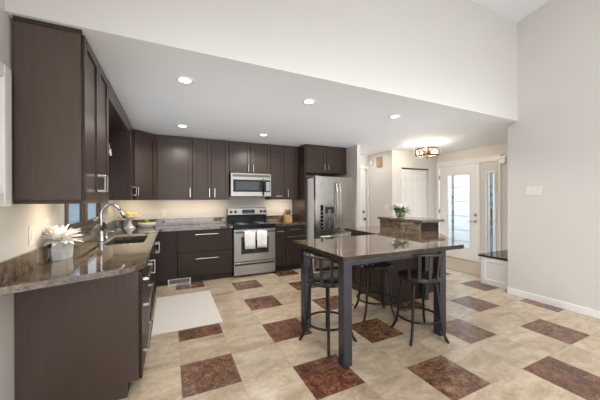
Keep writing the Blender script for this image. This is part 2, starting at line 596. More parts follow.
mb = MB(); mb.box(4.5, 5.92, 2.17, 2.27, 0, ZC)
struct('wall_entry_near', mb, 'wall_white', None, 'entry side wall behind the white bench', 'wall')
# unseen upper rear wall, added to keep high daylight off the bulkhead
mb = MB(); mb.box(XW - .1, XR + .1, YR - .1, YR, 2.4, 5.2)
struct('wall_rear', mb, 'wall', None, 'unseen upper living room wall added to cut light on the bulkhead', 'wall')
# outside
mb = MB(); mb.box(6.1, 12, -2, 12, -.2, -.06)
struct('ground_porch', mb, 'concrete', None, 'pale porch slab outside the front door', 'ground')
mb = MB(); mb.box(-3.4, -3.2, -1, 26, -.2, 3.2)
for k in range(17): mb.box(-3.2, -3.185, -1, 26, -.2 + k * .2, -.02 + k * .2)
struct('wall_neighbour', mb, 'siding', None, 'blue-grey siding seen through the sink window', 'wall')

# baseboards
mb = MB(); mb.box(XR - .014, XR, YR, 2.285, 0, .088, .003); mb.box(XR - .014, XR + .1, 2.27, 2.284, 0, .088, .003)
struct('baseboard_right', mb, 'trim', None, 'white baseboard along the plain right wall', 'baseboard')
mb = MB(); mb.box(XW, XW + .014, YR, 2.2, 0, .088, .003)
struct('baseboard_left', mb, 'trim', None, 'white baseboard below the near counter end', 'baseboard')

# entry door (plane x = 5.92, faces -x)
E_ = (Vector((5.92, 0, 0)), Vector((0, 1, 0)), Vector((-1, 0, 0)))
d1 = sthing('door_1', 'white front door with a tall frosted leaded glass panel', 'door', (5.92, 4.06, 0))
mb = MB(); y0, y1, p0, p1, zb, zt = 3.62, 4.53, 3.79, 4.33, .27, 1.91
for a, b, c, d in ((y0, p0, .01, 2.12), (p1, y1, .01, 2.12), (p0, p1, .01, zb), (p0, p1, zt, 2.12)):
    mb.obox(E_, a, b, -.045, 0, c, d)
obj('door_slab', mb, 'trim', d1)
mb = MB()
for a, b, c, d in ((p0 - .02, p0 + .005, zb - .02, zt + .02), (p1 - .005, p1 + .02, zb - .02, zt + .02), (p0, p1, zb - .02, zb + .005), (p0, p1, zt - .005, zt + .02)):
    mb.obox(E_, a, b, 0, .012, c, d, .003)
obj('glazing_bead', mb, 'trim', d1)
mb = MB(); mb.obox(E_, p0 + .001, p1 - .001, -.03, -.022, zb, zt)
obj('frosted_glass', mb, 'frost', d1)


def leaded(parent, a0, a1, z0, z1, sc0, sc1, bands, seq, edge=False):
    mb = MB()
    for z in bands: mb.obox(E_, a0, a1, -.021, -.014, z - .006, z + .006)
    for s in (sc0, sc1): mb.obox(E_, s - .0025, s + .0025, -.021, -.014, z0, z1)
    obj('lead_came', mb, 'lead', parent)
    mb = MB(); n = len(seq)
    for i, mi in enumerate(seq):
        za = z1 - (z1 - z0) * i / n; zb_ = z1 - (z1 - z0) * (i + 1) / n
        mb.obox(E_, sc0 + .005, sc1 - .005, -.021, -.016, zb_ + .001, za - .001, 0, mi)
    obj('stained_glass', mb, ['st_clear', 'st_amber', 'st_red', 'st_blue', 'st_teal', 'st_dark'], parent, label='column of coloured glass pieces')


leaded(d1, p0, p1, zb, zt, 4.178, 4.23, [zt - .28, zt - .6, zt - .93, zt - 1.25, zt - 1.5],
       [0, 0, 0, 1, 0, 0, 0, 5, 0, 1, 0, 0, 5, 1, 0, 3, 0, 1, 1, 0, 0, 1, 0, 0])
mb = MB()
for z in (1.02, .88): mb.obox(E_, 3.64, 3.705, 0, .012, z - .032, z + .032, .004)
mb.tube([(5.92 - .012, 3.672, .88), (5.87, 3.672, .88), (5.866, 3.69, .88), (5.866, 3.80, .88)], .009)
mb.obox(E_, 3.655, 3.69, .012, .03, 1.0, 1.04, .004)
obj('lever_handle_lock', mb, 'nickel', d1, label='satin lever handle with square deadbolt above')
for z in (1.875, 1.07, .3):
    mb = MB(); mb.tube([(5.905, 4.54, z - .05), (5.905, 4.54, z + .05)], .009); mb.obox(E_, 4.515, 4.54, 0, .004, z - .05, z + .05)
    obj('hinge', mb, 'nickel', d1)
mb = MB(); mb.obox(E_, 3.6, 4.55, -.08, .03, 0, .018)
obj('threshold', mb, 'oak_box', d1)
# sidelight
w2 = sthing('window_2', 'narrow frosted sidelight with coloured leaded glass by the front door', 'window', (5.92, 3.36, 0))
mb = MB()
for a, b, c, d in ((3.26, 3.285, .22, 1.93), (3.435, 3.46, .22, 1.93), (3.285, 3.435, .22, .25), (3.285, 3.435, 1.9, 1.93)):
    mb.obox(E_, a, b, -.05, .012, c, d)
obj('sidelight_frame', mb, 'trim', w2)
mb = MB(); mb.obox(E_, 3.286, 3.434, -.03, -.022, .251, 1.899)
obj('frosted_glass', mb, 'frost', w2)
leaded(w2, 3.285, 3.435, .25, 1.9, 3.335, 3.385, [1.62, 1.25, .9, .55], [0, 0, 0, 1, 0, 5, 0, 4, 0, 2, 2, 1, 5, 0, 3, 1, 0, 0, 0, 0])
# casing with a stepped cornice
mb = MB()
for a, b in ((4.55, 4.6), (3.57, 3.6), (3.165, 3.2)):
    mb.obox(E_, a, b, 0, .022, 0, 2.15, .003)
mb.obox(E_, 3.165, 4.6, 0, .024, 2.13, 2.2, .003)
mb.obox(E_, 3.15, 4.6, 0, .045, 2.2, 2.225, .004)
mb.obox(E_, 3.13, 4.6, 0, .06, 2.225, 2.24, .004)
struct('trim_1', mb, 'trim', None, 'white casing and cornice around the front door', 'trim')
mb = MB(); mb.obox(E_, 3.07, 3.19, 0, .05, 2.06, 2.2, .004); mb.obox(E_, 3.05, 3.2, 0, .07, 2.15, 2.2, .004)
struct('trim_2', mb, 'trim', None, 'small stepped bracket ending the door cornice', 'trim')

# hall door
H_ = (Vector((0, 5.40, 0)), Vector((1, 0, 0)), Vector((0, -1, 0)))


def panel_door(parent, F, a0, a1, z0, z1, th=.035, rec=-.05, rows=((.08, .33), (.38, .80), (.85, .95))):
    """six-panel slab: stiles and rails around recessed raised panels"""
    mb = MB(); n0, n1 = rec - th, rec
    w = a1 - a0; hgt = z1 - z0
    st = .13 * w
    cols = ((a0 + st, a0 + w / 2 - st * .42), (a0 + w / 2 + st * .42, a1 - st))
    zs = [(z0 + r0 * hgt, z0 + r1 * hgt) for r0, r1 in rows]
    mb.obox(F, a0, a0 + st, n0, n1, z0, z1); mb.obox(F, a1 - st, a1, n0, n1, z0, z1)
    mb.obox(F, cols[0][1], cols[1][0], n0, n1, z0, z1)
    lim = [z0] + [q for z in zs for q in z] + [z1]
    for k in range(0, len(lim), 2):
        for c0, c1 in cols: mb.obox(F, c0, c1, n0, n1, lim[k], lim[k + 1])
    obj('door_slab', mb, 'trim', parent)
    mb = MB()
    for c0, c1 in cols:
        for q0, q1 in zs:
            mb.obox(F, c0, c1, n0 + .005, n1 - .014, q0, q1)
            mb.obox(F, c0 + .035, c1 - .035, n1 - .02, n1 - .004, q0 + .035, q1 - .035, .006)
    obj('raised_panel', mb, 'trim', parent)


d2 = sthing('door_2', 'white panel door with dark knob at the hall end', 'door', (4.02, 5.4, 0))
panel_door(d2, H_, 3.63, 4.41, .01, 2.10)
mb = MB(); mb.tube([(4.34, 5.45, .875), (4.34, 5.40, .875)], .012)
mb.ball((4.34, 5.385, .875), .03); mb.tube([(4.34, 5.45, 1.05), (4.34, 5.43, 1.05)], .028)
obj('door_knob', mb, 'stool_slat', d2, label='dark knob with deadbolt')
mb = MB()
mb.obox(H_, 3.55, 3.62, 0, .02, 0, 2.13, .003); mb.obox(H_, 4.42, 4.458, 0, .02, 0, 2.13, .003); mb.obox(H_, 3.55, 4.458, 0, .02, 2.12, 2.19, .003)
struct('trim_3', mb, 'trim', None, 'white casing around the hall door', 'trim')
C_ = (Vector((0, 4.6, 0)), Vector((1, 0, 0)), Vector((0, -1, 0)))
d3 = sthing('door_3', 'white six-panel closet door in the entry wall', 'door', (5.18, 4.6, 0))
panel_door(d3, C_, 4.75, 5.61, .012, 2.06)
mb = MB(); mb.obox(C_, 4.74, 5.62, -.07, -.02, 2.062, 2.085)
obj('head_shadow_strip', mb, 'stool_slat', d3, label='dark strip along the head in place of the reveal shadow')  # dark strip stands in for the reveal shadow above the door

# sink window
W_ = (Vector((XW, 0, 0)), Vector((0, 1, 0)), Vector((1, 0, 0)))
w1 = sthing('window_1', 'brown wooden casement window above the sink backsplash', 'window', (XW, 3.78, 1.07))
mb = MB()
for a, b, c, d in ((3.10, 3.15, 1.075, 2.1), (4.41, 4.46, 1.075, 2.1), (3.69, 3.79, 1.075, 2.1), (3.15, 3.69, 1.075, 1.10), (3.79, 4.41, 1.075, 1.10), (3.15, 3.69, 2.05, 2.1), (3.79, 4.41, 2.05, 2.1)):
    mb.obox(W_, a, b, -.029, .010, c, d)
obj('window_frame', mb, 'window_wood', w1)
for a0, a1 in ((3.151, 3.689), (3.791, 4.409)):
    mb = MB()
    for a, b, c, d in ((a0, a0 + .05, 1.102, 2.048), (a1 - .06, a1, 1.102, 2.048), (a0 + .05, a1 - .06, 1.102, 1.14), (a0 + .05, a1 - .06, 2.0, 2.048)):
        mb.obox(W_, a, b, -.022, .004, c, d, .003)
    sash = obj('sash', mb, 'window_wood', w1)
    mb = MB(); mb.obox(W_, a0 + .048, a1 - .058, -.012, -.006, 1.138, 2.002)
    obj('pane', mb, 'window_glass', sash)
mb = MB(); mb.obox(W_, 4.08, 4.2, -.005, .02, 1.112, 1.13, .004); mb.tube([(XW + .012, 4.14, 1.125), (XW + .03, 4.12, 1.145), (XW + .05, 4.06, 1.15)], .007); mb.ball((XW + .05, 4.06, 1.152), .012)
obj('crank_handle', mb, 'plastic', w1, label='white casement crank')

# ------------------------------------------------------------------ cabinets
FL = (Vector((-.205, 0, 0)), Vector((0, 1, 0)), Vector((1, 0, 0)))       # left run fronts, face +x
FB = (Vector((0, 4.82, 0)), Vector((1, 0, 0)), Vector((0, -1, 0)))       # back run fronts, face -y
FU = (Vector((0, 5.09, 0)), Vector((1, 0, 0)), Vector((0, -1, 0)))       # back uppers
FLU = (Vector((-.52, 0, 0)), Vector((0, 1, 0)), Vector((1, 0, 0)))       # left uppers
FF = (Vector((0, 4.82, 0)), Vector((1, 0, 0)), Vector((0, -1, 0)))       # over fridge


def shaker(name, parent, F, s0, s1, z0, z1, pull=None, rail=.06, flat=False, th=.02):
    """a shaker (or slab) front; pull = (centre s, centre z, length, 'v' or 'h')"""
    mb = MB(); g = .0015
    s0 += g; s1 -= g; z0 += g; z1 -= g
    if flat:
        mb.obox(F, s0, s1, 0.001, th, z0, z1, .002)
    else:
        mb.obox(F, s0, s0 + rail, .001, th, z0, z1, .002); mb.obox(F, s1 - rail, s1, .001, th, z0, z1, .002)
        mb.obox(F, s0 + rail, s1 - rail, .001, th, z0, z0 + rail, .002); mb.obox(F, s0 + rail, s1 - rail, .001, th, z1 - rail, z1, .002)
        mb.obox(F, s0 + rail - .001, s1 - rail + .001, .001, th - .011, z0 + rail - .001, z1 - rail + .001)
    d = obj(name, mb, 'espresso' if z0 > 1.2 else 'espresso_shaded_base', parent)
    if pull:
        ps, pz, ln, o = pull[:4]; out = pull[4] if len(pull) > 4 else .035
        mb = MB(); r = pull[5] if len(pull) > 5 else .006; h = ln / 2
        if o == 'v':
            mb.obox(F, ps - r, ps + r, th + out - .008, th + out, pz - h, pz + h, .001)
            for q in (-h + .006, h - .006): mb.obox(F, ps - r, ps + r, th - .001, th + out - .006, pz + q - .006, pz + q + .006)
        else:
            mb.obox(F, ps - h, ps + h, th + out - .008, th + out, pz - r, pz + r, .001)
            for q in (-h + .02, h - .02): mb.obox(F, ps + q - .006, ps + q + .006, th - .001, th + out - .006, pz - r, pz + r)
        obj('pull_handle', mb, 'nickel', d)
    return d


BX = 'espresso'
# -- left run base
t = thing('drawer_cabinet', 'dark base cabinet with three drawers at the near counter end', 'cabinet', (-.53, 2.58, 0))
mb = MB(); mb.box(XW + .002, -.205, 2.243, 2.93, .1, .868); mb.box(XW + .002, -.275, 2.243, 2.93, 0, .1)
obj('body', mb, 'gap', t)
mb = MB(); mb.prism([(XW + .002, 0), (-.27, 0), (-.205, 0), (-.205, .02)], 0, .01) if False else None
mb.box(XW + .002, -.205, 2.225, 2.2425, .1, .868, .001); mb.box(XW + .002, -.275, 2.225, 2.2425, 0, .1)
obj('end_panel', mb, 'espresso_lit_side', t, label='plain dark end panel with toe notch')
for z0, z1, pz in ((.715, .862, .79), (.432, .712, .60), (.102, .429, .265)):
    shaker('drawer', t, FL, 2.228, 2.93, z0, z1, (2.56, pz, .54, 'h', .04, .009), flat=True)
t = thing('sink_base_cabinet', 'dark double-door base cabinet under the sink', 'cabinet', (-.53, 3.54, 0))
mb = MB(); mb.box(XW + .002, -.205, 2.933, 4.147, .1, .66); mb.box(XW + .002, -.275, 2.933, 4.147, 0, .1); mb.box(-.225, -.205, 2.933, 4.147, .66, .868)
obj('body', mb, 'gap', t)
shaker('door', t, FL, 2.935, 3.54, .102, .862, (2.99, .727, .13, 'v', .05))
shaker('door', t, FL, 3.545, 4.145, .102, .862, (4.09, .727, .13, 'v', .05))
t = thing('corner_base_cabinet', 'dark blind corner base cabinet between sink and drawers', 'cabinet', (-.4, 4.9, 0))
mb = MB(); mb.box(XW + .002, -.205, 4.15, YB - .002, .1, .868); mb.box(-.205, .095, 4.82, YB - .002, .1, .868); mb.box(XW + .002, -.275, 4.15, YB - .002, 0, .1); mb.box(-.275, .095, 4.875, YB - .002, 0, .1)
obj('body', mb, 'gap', t)
shaker('door', t, FL, 4.15, 4.79, .102, .862, (4.22, .727, .13, 'v', .05))
mb = MB(); mb.obox(FB, -.183, .095, .001, .02, .1, .865, .001)
obj('filler_panel', mb, 'espresso_shaded_base', t)
mb = MB(); mb.obox(FB, -.27, .095, -.053, -.045, 0, .1)
obj('toe_kick', mb, 'espresso_shaded_base', t)
# -- back run base
t = thing('two_drawer_cabinet', 'wide dark base cabinet with two deep drawers left of the range', 'cabinet', (.54, 5.1, 0))
mb = MB(); mb.box(.098, .978, 4.82, YB - .002, .1, .868); mb.box(.098, .978, 4.872, YB - .002, 0, .1)
obj('body', mb, 'gap', t)
shaker('drawer', t, FB, .10, .976, .503, .862, (.55, .795, .37, 'h'), flat=True)
shaker('drawer', t, FB, .10, .976, .102, .500, (.55, .395, .37, 'h'), flat=True)
mb = MB(); mb.obox(FB, .098, .978, -.05, -.045, 0, .1)
obj('toe_kick', mb, 'espresso_shaded_base', t)
v = thing('toe_kick_register', 'pale metal vent register set low under the corner cabinet', 'vent', (.13, 4.815, 0))
mb = MB()
for a, b, c, d in ((-.045, .30, .002, .016), (-.045, .30, .082, .097), (-.045, -.025, .016, .082), (.28, .30, .016, .082)):
    mb.obox(FB, a, b, -.044, .008, c, d, .002)
obj('register_frame', mb, 'nickel', v)
mb = MB()
for k in range(5): mb.obox(FB, -.025, .28, -.035, .0, .022 + k * .013, .026 + k * .013)
mb.obox(FB, -.025, .28, -.044, -.04, .016, .082)
obj('louvres', mb, 'lead', v)
t = thing('narrow_base_cabinet', 'narrow dark base cabinet just right of the range', 'cabinet', (1.865, 5.1, 0))
mb = MB(); mb.box(1.765, 1.963, 4.82, YB - .002, .1, .868); mb.box(1.765, 1.963, 4.872, YB - .002, 0, .1)
obj('body', mb, 'gap', t)
shaker('door', t, FB, 1.767, 1.962, .102, .862, (1.865, .765, .15, 'h'), rail=.045)
t = thing('pantry_drawer_cabinet', 'dark base cabinet with drawer over door next to the fridge panel', 'cabinet', (2.17, 5.1, 0))
mb = MB(); mb.box(1.966, 2.383, 4.82, YB - .002, .1, .868); mb.box(1.966, 2.383, 4.872, YB - .002, 0, .1)
obj('body', mb, 'gap', t)
shaker('drawer', t, FB, 1.968, 2.382, .715, .862, (2.16, .79, .2, 'h'), flat=True)
shaker('door', t, FB, 1.968, 2.382, .102, .712, (2.19, .655, .36, 'h'))

# -- uppers
ZT, ZB = 2.447, 1.366
t = thing('wall_cabinet', 'large dark double-door wall cabinet nearest the camera', 'cabinet', (-.69, 2.58, ZB))
mb = MB(); mb.box(XW + .002, -.52, 2.241, 2.955, ZB + .02, 2.452); mb.box(-.830, -.52, 2.189, 2.241, ZB + .02, 2.452)
obj('body', mb, 'espresso', t)
mb = MB(); mb.box(-.833, -.516, 2.176, 2.1885, ZB + .004, 2.445, .001)
obj('end_panel', mb, 'espresso_lit_side', t)
mb = MB(); mb.box(-.836, -.508, 2.168, 2.176, 2.432, 2.4595, .002)
obj('crown_strip', mb, 'espresso', t)
shaker('door', t, FLU, 2.194, 2.582, ZB, 2.44, (2.54, 1.50, .13, 'v', .05))
shaker('door', t, FLU, 2.586, 2.953, ZB, 2.44, (2.63, 1.50, .13, 'v', .05))
mb = MB(); mb.box(-.833, -.505, 2.172, 2.953, ZB - .018, ZB + .0035); mb.box(-.833, -.505, 2.1895, 2.953, ZB + .0035, ZB + .0195)
obj('light_rail', mb, 'espresso', t)
t = thing('sink_valance', 'dark wooden valance box bridging the cabinets over the sink window', 'valance', (-.69, 3.7, 2.3))
mb = MB(); mb.box(-.52, -.50, 2.958, 4.437, 2.29, 2.447, .001)
obj('fascia', mb, 'espresso', t)
mb = MB(); mb.box(XW + .002, -.521, 2.958, 4.437, 2.33, 2.345)
obj('soffit_board', mb, 'espresso', t)
t = thing('narrow_wall_cabinet', 'slim dark wall cabinet past the sink window', 'cabinet', (-.69, 4.62, ZB))
mb = MB(); mb.box(XW + .002, -.52, 4.44, 4.80, ZB, ZT)
obj('body', mb, 'espresso', t)
shaker('door', t, FLU, 4.442, 4.798, ZB, 2.44, (4.73, 1.50, .13, 'v', .045), rail=.05)
# diagonal
A_, B_ = Vector((-.5205, 4.815, 0)), Vector((-.215, 5.09, 0))
ad = (B_ - A_).normalized(); nd = Vector((ad.y, -ad.x, 0)); Ld = (B_ - A_).length
FD = (A_, ad, nd)
t = thing('corner_wall_cabinet', 'dark diagonal corner wall cabinet with one door', 'cabinet', (-.55, 5.1, ZB))
mb = MB(); mb.prism([(A_.x, A_.y), (B_.x, B_.y), (-.215, YB - .002), (XW + .002, YB - .002), (XW + .002, 4.803), (-.521, 4.803)], ZB, ZT)
obj('body', mb, 'espresso', t)
shaker('door', t, FD, .022, Ld - .014, ZB + .002, 2.44, (.06, 1.50, .13, 'v'), rail=.055)
t = thing('single_door_wall_cabinet', 'wide single-door dark wall cabinet left of the pair on the back wall', 'cabinet', (.075, 5.25, ZB))
mb = MB(); mb.box(-.212, .345, 5.09, YB - .002, ZB, ZT)
obj('body', mb, 'espresso', t)
shaker('door', t, FU, -.19, .343, ZB + .004, 2.44, (.305, 1.49, .155, 'v'))
t = thing('double_door_wall_cabinet', 'dark wall cabinet with two tall narrow doors left of the microwave', 'cabinet', (.66, 5.25, ZB))
mb = MB(); mb.box(.348, .972, 5.09, YB - .002, ZB, ZT)
obj('body', mb, 'espresso', t)
shaker('door', t, FU, .35, .66, ZB + .004, 2.44, (.625, 1.49, .155, 'v'))
shaker('door', t, FU, .663, .97, ZB + .004, 2.44, (.715, 1.49, .155, 'v'))
t = thing('short_wall_cabinet', 'short dark double-door wall cabinet above the microwave', 'cabinet', (1.37, 5.25, 1.86))
mb = MB(); mb.box(.975, 1.772, 5.09, YB - .002, 1.862, ZT)
obj('body', mb, 'espresso', t)
shaker('door', t, FU, .977, 1.373, 1.864, 2.44, (1.328, 1.958, .145, 'v'))
shaker('door', t, FU, 1.376, 1.77, 1.864, 2.44, (1.423, 1.958, .145, 'v'))
t = thing('lift_door_wall_cabinet', 'narrow dark wall cabinet with a low horizontal handle right of the microwave', 'cabinet', (1.91, 5.25, ZB))
mb = MB(); mb.box(1.775, 2.053, 5.09, YB - .002, ZB, ZT)
obj('body', mb, 'espresso', t)
shaker('door', t, FU, 1.777, 2.052, ZB + .004, 2.27, (1.94, 1.432, .13, 'h'))
shaker('top_rail', t, FU, 1.777, 2.052, 2.273, 2.44, flat=True)
t = thing('end_wall_cabinet', 'dark single-door wall cabinet against the fridge side panel', 'cabinet', (2.21, 5.25, ZB))
mb = MB(); mb.box(2.056, 2.383, 5.09, YB - .002, ZB, ZT)
obj('body', mb, 'espresso', t)
shaker('door', t, FU, 2.058, 2.37, ZB + .004, 2.44, (2.133, 1.49, .155, 'v'))
t = thing('fridge_surround_cabinet', 'dark deep cabinet above the fridge with full-height side panel', 'cabinet', (2.9, 5.1, 0))
mb = MB(); mb.box(2.408, 3.385, 4.82, YB - .002, 1.90, ZT)
obj('body', mb, 'espresso', t)
mb = MB(); mb.box(2.386, 2.407, 4.80, YB - .002, 0, ZT)
obj('side_panel', mb, 'espresso', t)
shaker('door', t, FF, 2.43, 2.885, 1.90, 2.43, (2.83, 2.02, .115, 'v'))
shaker('door', t, FF, 2.888, 3.37, 1.90, 2.43, (2.925, 2.02, .115, 'v'))
mb = MB(); mb.obox(FF, 2.407, 3.385, 0, .03, 2.432, 2.455, .002)
obj('crown_strip', mb, 'espresso', t)

# ------------------------------------------------------------------ countertops
def arc(cx, cy, r, a0, a1, n):
    return [(cx + r * math.cos(math.radians(a0 + (a1 - a0) * i / n)), cy + r * math.sin(math.radians(a0 + (a1 - a0) * i / n))) for i in range(n + 1)]


t = thing('granite_countertop', 'long L-shaped brown granite countertop with the sink cut-out', 'countertop', (-.5, 3.5, .87))
SX0, SX1, SY0, SY1 = -.615, -.262, 3.38, 4.02
mb = MB()
near = [(XW + .001, 1.955), (-.70, 2.02), (-.42, 2.122), (-.31, 2.16)] + arc(-.325, 2.335, .16, -75, 0, 6)
mb.prism(near + [(-.165, SY0), (XW + .001, SY0)], .87, .91, .004)
mb.box(XW + .001, SX0, SY0, SY1, .87, .91); mb.box(SX1, -.165, SY0, SY1, .87, .91)
mb.prism([(XW + .001, SY1), (-.165, SY1), (-.165, 4.78), (.981, 4.78), (.981, YB - .001), (XW + .001, YB - .001)], .87, .91, .003)
obj('slab', mb, 'granite', t)
mb = MB(); mb.box(XW + .001, XW + .024, 1.975, 3.06, .911, 1.03, .002); mb.box(XW + .001, XW + .024, 3.06, YB - .001, .911, 1.03, .002); mb.box(XW + .025, .955, YB - .024, YB - .001, .911, 1.03, .002)
obj('backsplash', mb, 'granite', t)
mb = MB(); mb.box(XW + .001, XW + .05, 3.06, 4.50, 1.031, 1.072, .003)
obj('sill_ledge', mb, 'granite', t)
t2 = thing('short_countertop', 'short granite countertop between range and fridge panel', 'countertop', (2.07, 5.1, .87))
mb = MB(); mb.box(1.762, 2.384, 4.78, YB - .001, .87, .91, .003)
obj('slab', mb, 'granite', t2)
mb = MB(); mb.box(1.765, 2.384, YB - .024, YB - .001, .911, 1.03, .002)
obj('backsplash', mb, 'granite', t2)

# sink and faucet
s = thing('undermount_sink', 'dark undermount sink below the curved faucet', 'sink', (-.44, 3.7, .7))
mb = MB(); w = .012
mb.box(SX0 - w, SX1 + w, SY0 - w, SY1 + w, .68, .69)
mb.box(SX0 - w, SX0, SY0 - w, SY1 + w, .69, .869); mb.box(SX1, SX1 + w, SY0 - w, SY1 + w, .69, .869)
mb.box(SX0, SX1, SY0 - w, SY0, .69, .869); mb.box(SX0, SX1, SY1, SY1 + w, .69, .869)
obj('basin', mb, 'dark_sink', s)
mb = MB(); mb.lathe([(0, 0), (.04, 0), (.045, .004), (0, .004)], (-.44, 3.7, .6905), 20)
obj('drain', mb, 'chrome', s)
f = thing('faucet', 'tall curved stainless pull-down faucet at the sink', 'faucet', (-.70, 3.70, .91))
mb = MB(); mb.lathe([(0, 0), (.032, 0), (.03, .012), (.022, .02), (.021, .10), (.018, .11), (0, .11)], (-.70, 3.70, .9105), 20)
obj('base', mb, 'chrome', f)
mb = MB()
pth = [(-.70, 3.70, 1.01), (-.70, 3.70, 1.10), (-.70, 3.70, 1.215)]
for k in range(1, 12):
    a = math.pi - math.pi * .86 * k / 11
    pth.append((-.70 + .092 + .092 * math.cos(a), 3.70, 1.215 + .10 * math.sin(a)))
mb.tube(pth, .0145, 12)
obj('spout', mb, 'chrome', f)
e = Vector(pth[-1]); dd = (Vector(pth[-1]) - Vector(pth[-2])).normalized()
mb = MB(); mb.tube([e, e + dd * .05, e + dd * .1], [.0155, .019, .021], 12)
obj('spray_head', mb, 'chrome', f)
mb = MB(); mb.tube([e + dd * .1, e + dd * .108], .018, 12)
obj('spray_nozzle', mb, 'black_matte', f)
mb = MB(); mb.tube([(-.70, 3.72, .97), (-.70, 3.745, .972), (-.69, 3.79, 1.0)], [.009, .007, .006], 8)
obj('lever', mb, 'chrome', f)
sp = thing('soap_dispenser', 'small steel soap pump beside the faucet', 'soap dispenser', (-.69, 3.92, .91))
mb = MB(); mb.lathe([(0, 0), (.02, 0), (.018, .01), (.009, .02), (.008, .075), (0, .075)], (-.69, 3.92, .9105), 14)
obj('pump_body', mb, 'chrome', sp)
mb = MB(); mb.tube([(-.695, 3.92, .99), (-.63, 3.92, .992), (-.61, 3.92, .982)], [.009, .007, .006], 8)
obj('nozzle', mb, 'chrome', sp)

# ------------------------------------------------------------------ range
rg = thing('electric_range', 'freestanding stainless electric range with black glass cooktop', 'range', (1.37, 5.1, 0))
R0, R1, RY = .988, 1.756, 4.77
FR = (Vector((0, RY, 0)), Vector((1, 0, 0)), Vector((0, -1, 0)))
mb = MB(); mb.box(R0, R1, RY + .03, YB - .03, .03, .895)
obj('body', mb, 'black_matte', rg)
mb = MB(); mb.box(R0 - .004, R1 + .004, RY - .012, YB - .1, .895, .922, .006)
cook = obj('cooktop', mb, 'black', rg)
for bx, by, br in ((1.18, 4.93, .10), (1.56, 4.93, .085), (1.18, 5.16, .075), (1.56, 5.16, .095)):
    mb = MB(); mb.ring((bx, by, .9222), br, .0015, 32, 6); mb.ring((bx, by, .9222), br * .6, .0012, 32, 6)
    obj('burner_ring', mb, 'lead', cook)
mb = MB(); mb.box(R0, R1, RY - .008, RY + .03, .84, .894, .004)
obj('front_trim', mb, 'black', rg)
mb = MB()
for a, b, c, d in ((R0 + .004, 1.12, .275, .838), (1.625, R1 - .004, .275, .838), (1.12, 1.625, .275, .405), (1.12, 1.625, .705, .838)):
    mb.obox(FR, a, b, -.03, .008, c, d, .002)
dr = obj('oven_door', mb, 'steel_h', rg)
mb = MB(); mb.obox(FR, 1.12, 1.625, -.025, .004, .405, .705)
obj('oven_window', mb, 'black_matte', dr)
mb = MB(); mb.obox(FR, 1.18, 1.57,   .004, .007, .44, .67, .001)
obj('inner_window', mb, 'glass_black', dr)
mb = MB(); mb.tube([(R0 + .03, RY - .055, .795), (R1 - .03, RY - .055, .795)], .014, 12)
for q in (R0 + .05, R1 - .05): mb.tube([(q, RY - .005, .795), (q, RY - .055, .795)], .010, 8)
obj('oven_handle', mb, 'steel_h', dr)
mb = MB(); mb.obox(FR, R0 + .004, R1 - .004, -.03, .006, .035, .205, .002); mb.obox(FR, R0 + .004, R1 - .004, -.03, .010, .235, .262, .002); mb.obox(FR, R0 + .006, R1 - .006, -.03, -.01, .2, .24)
stw = obj('storage_drawer', mb, 'steel_h', rg)
mb = MB(); mb.obox(FR, R0 + .02, R1 - .02, -.012, .004, .207, .233)
obj('finger_groove', mb, 'black_matte', stw)
# back guard
mb = MB(); mb.box(R0 - .01, R1 + .004, 5.30, YB - .03, .92, 1.06, .006)
obj('backguard', mb, 'black', rg)
mb = MB(); mb.box(R0 - .012, R1 + .006, 5.275, YB - .03, 1.055, 1.205, .02, 0, 3)
cp = obj('control_panel', mb, 'steel_h', rg)
mb = MB(); mb.box(1.26, 1.51, 5.270, 5.2755, 1.09, 1.17, .002)
dp = obj('display', mb, 'black', cp)
for k in range(5):
    mb = MB(); mb.box(1.275 + k * .045, 1.30 + k * .045, 5.2685, 5.2705, 1.10, 1.11)
    obj('display_button', mb, 'lead', dp)
mb = MB(); mb.box(1.34, 1.43, 5.2685, 5.2705, 1.135, 1.155)
obj('clock_window', mb, 'glass_black', dp)
for kx in (1.045, 1.13, 1.64, 1.71):
    mb = MB(); mb.tube([(kx, 5.2755, 1.13), (kx, 5.262, 1.13), (kx, 5.245, 1.13)], [.026, .026, .02], 16)
    obj('knob', mb, 'black_matte', cp)

for k, (a, b, lab) in enumerate(((1.165, 1.355, 'white towel hanging on the left of the oven handle'), (1.385, 1.57, 'white towel hanging on the right of the oven handle'))):
    mb = MB(); yf = RY - .078
    n = 14; rows = []
    prof = [(RY - .036, .62 + .02 * k), (RY - .036, .72), (RY - .038, .795), (RY - .055, .815), (RY - .074, .795), (RY - .078, .70), (RY - .079, .58), (RY - .080, .50 + .012 * k)]
    for (py, pz) in prof:
        rw = []
        for i in range(n + 1):
            u = i / n
            wv = .004 * math.sin(u * 9 + k * 2) * (1 if py < RY - .06 else .3)
            taper = (.012 * math.sin((u - .5) * 3)) * max(0, (.8 - pz))
            rw.append(mb.bm.verts.new((a + (b - a) * u - taper, py + wv, pz + .004 * math.sin(u * 5))))
        rows.append(rw)
    for A, B in zip(rows, rows[1:]):
        for i in range(n):
            fc = mb.bm.faces.new((A[i], A[i + 1], B[i + 1], B[i])); fc.smooth = True
    tw = single('hand_towel', mb, 'towel', lab, 'towel', 'white towels on the oven handle')
    sm = tw.modifiers.new('thick', 'SOLIDIFY'); sm.thickness = .005; sm.offset = 0

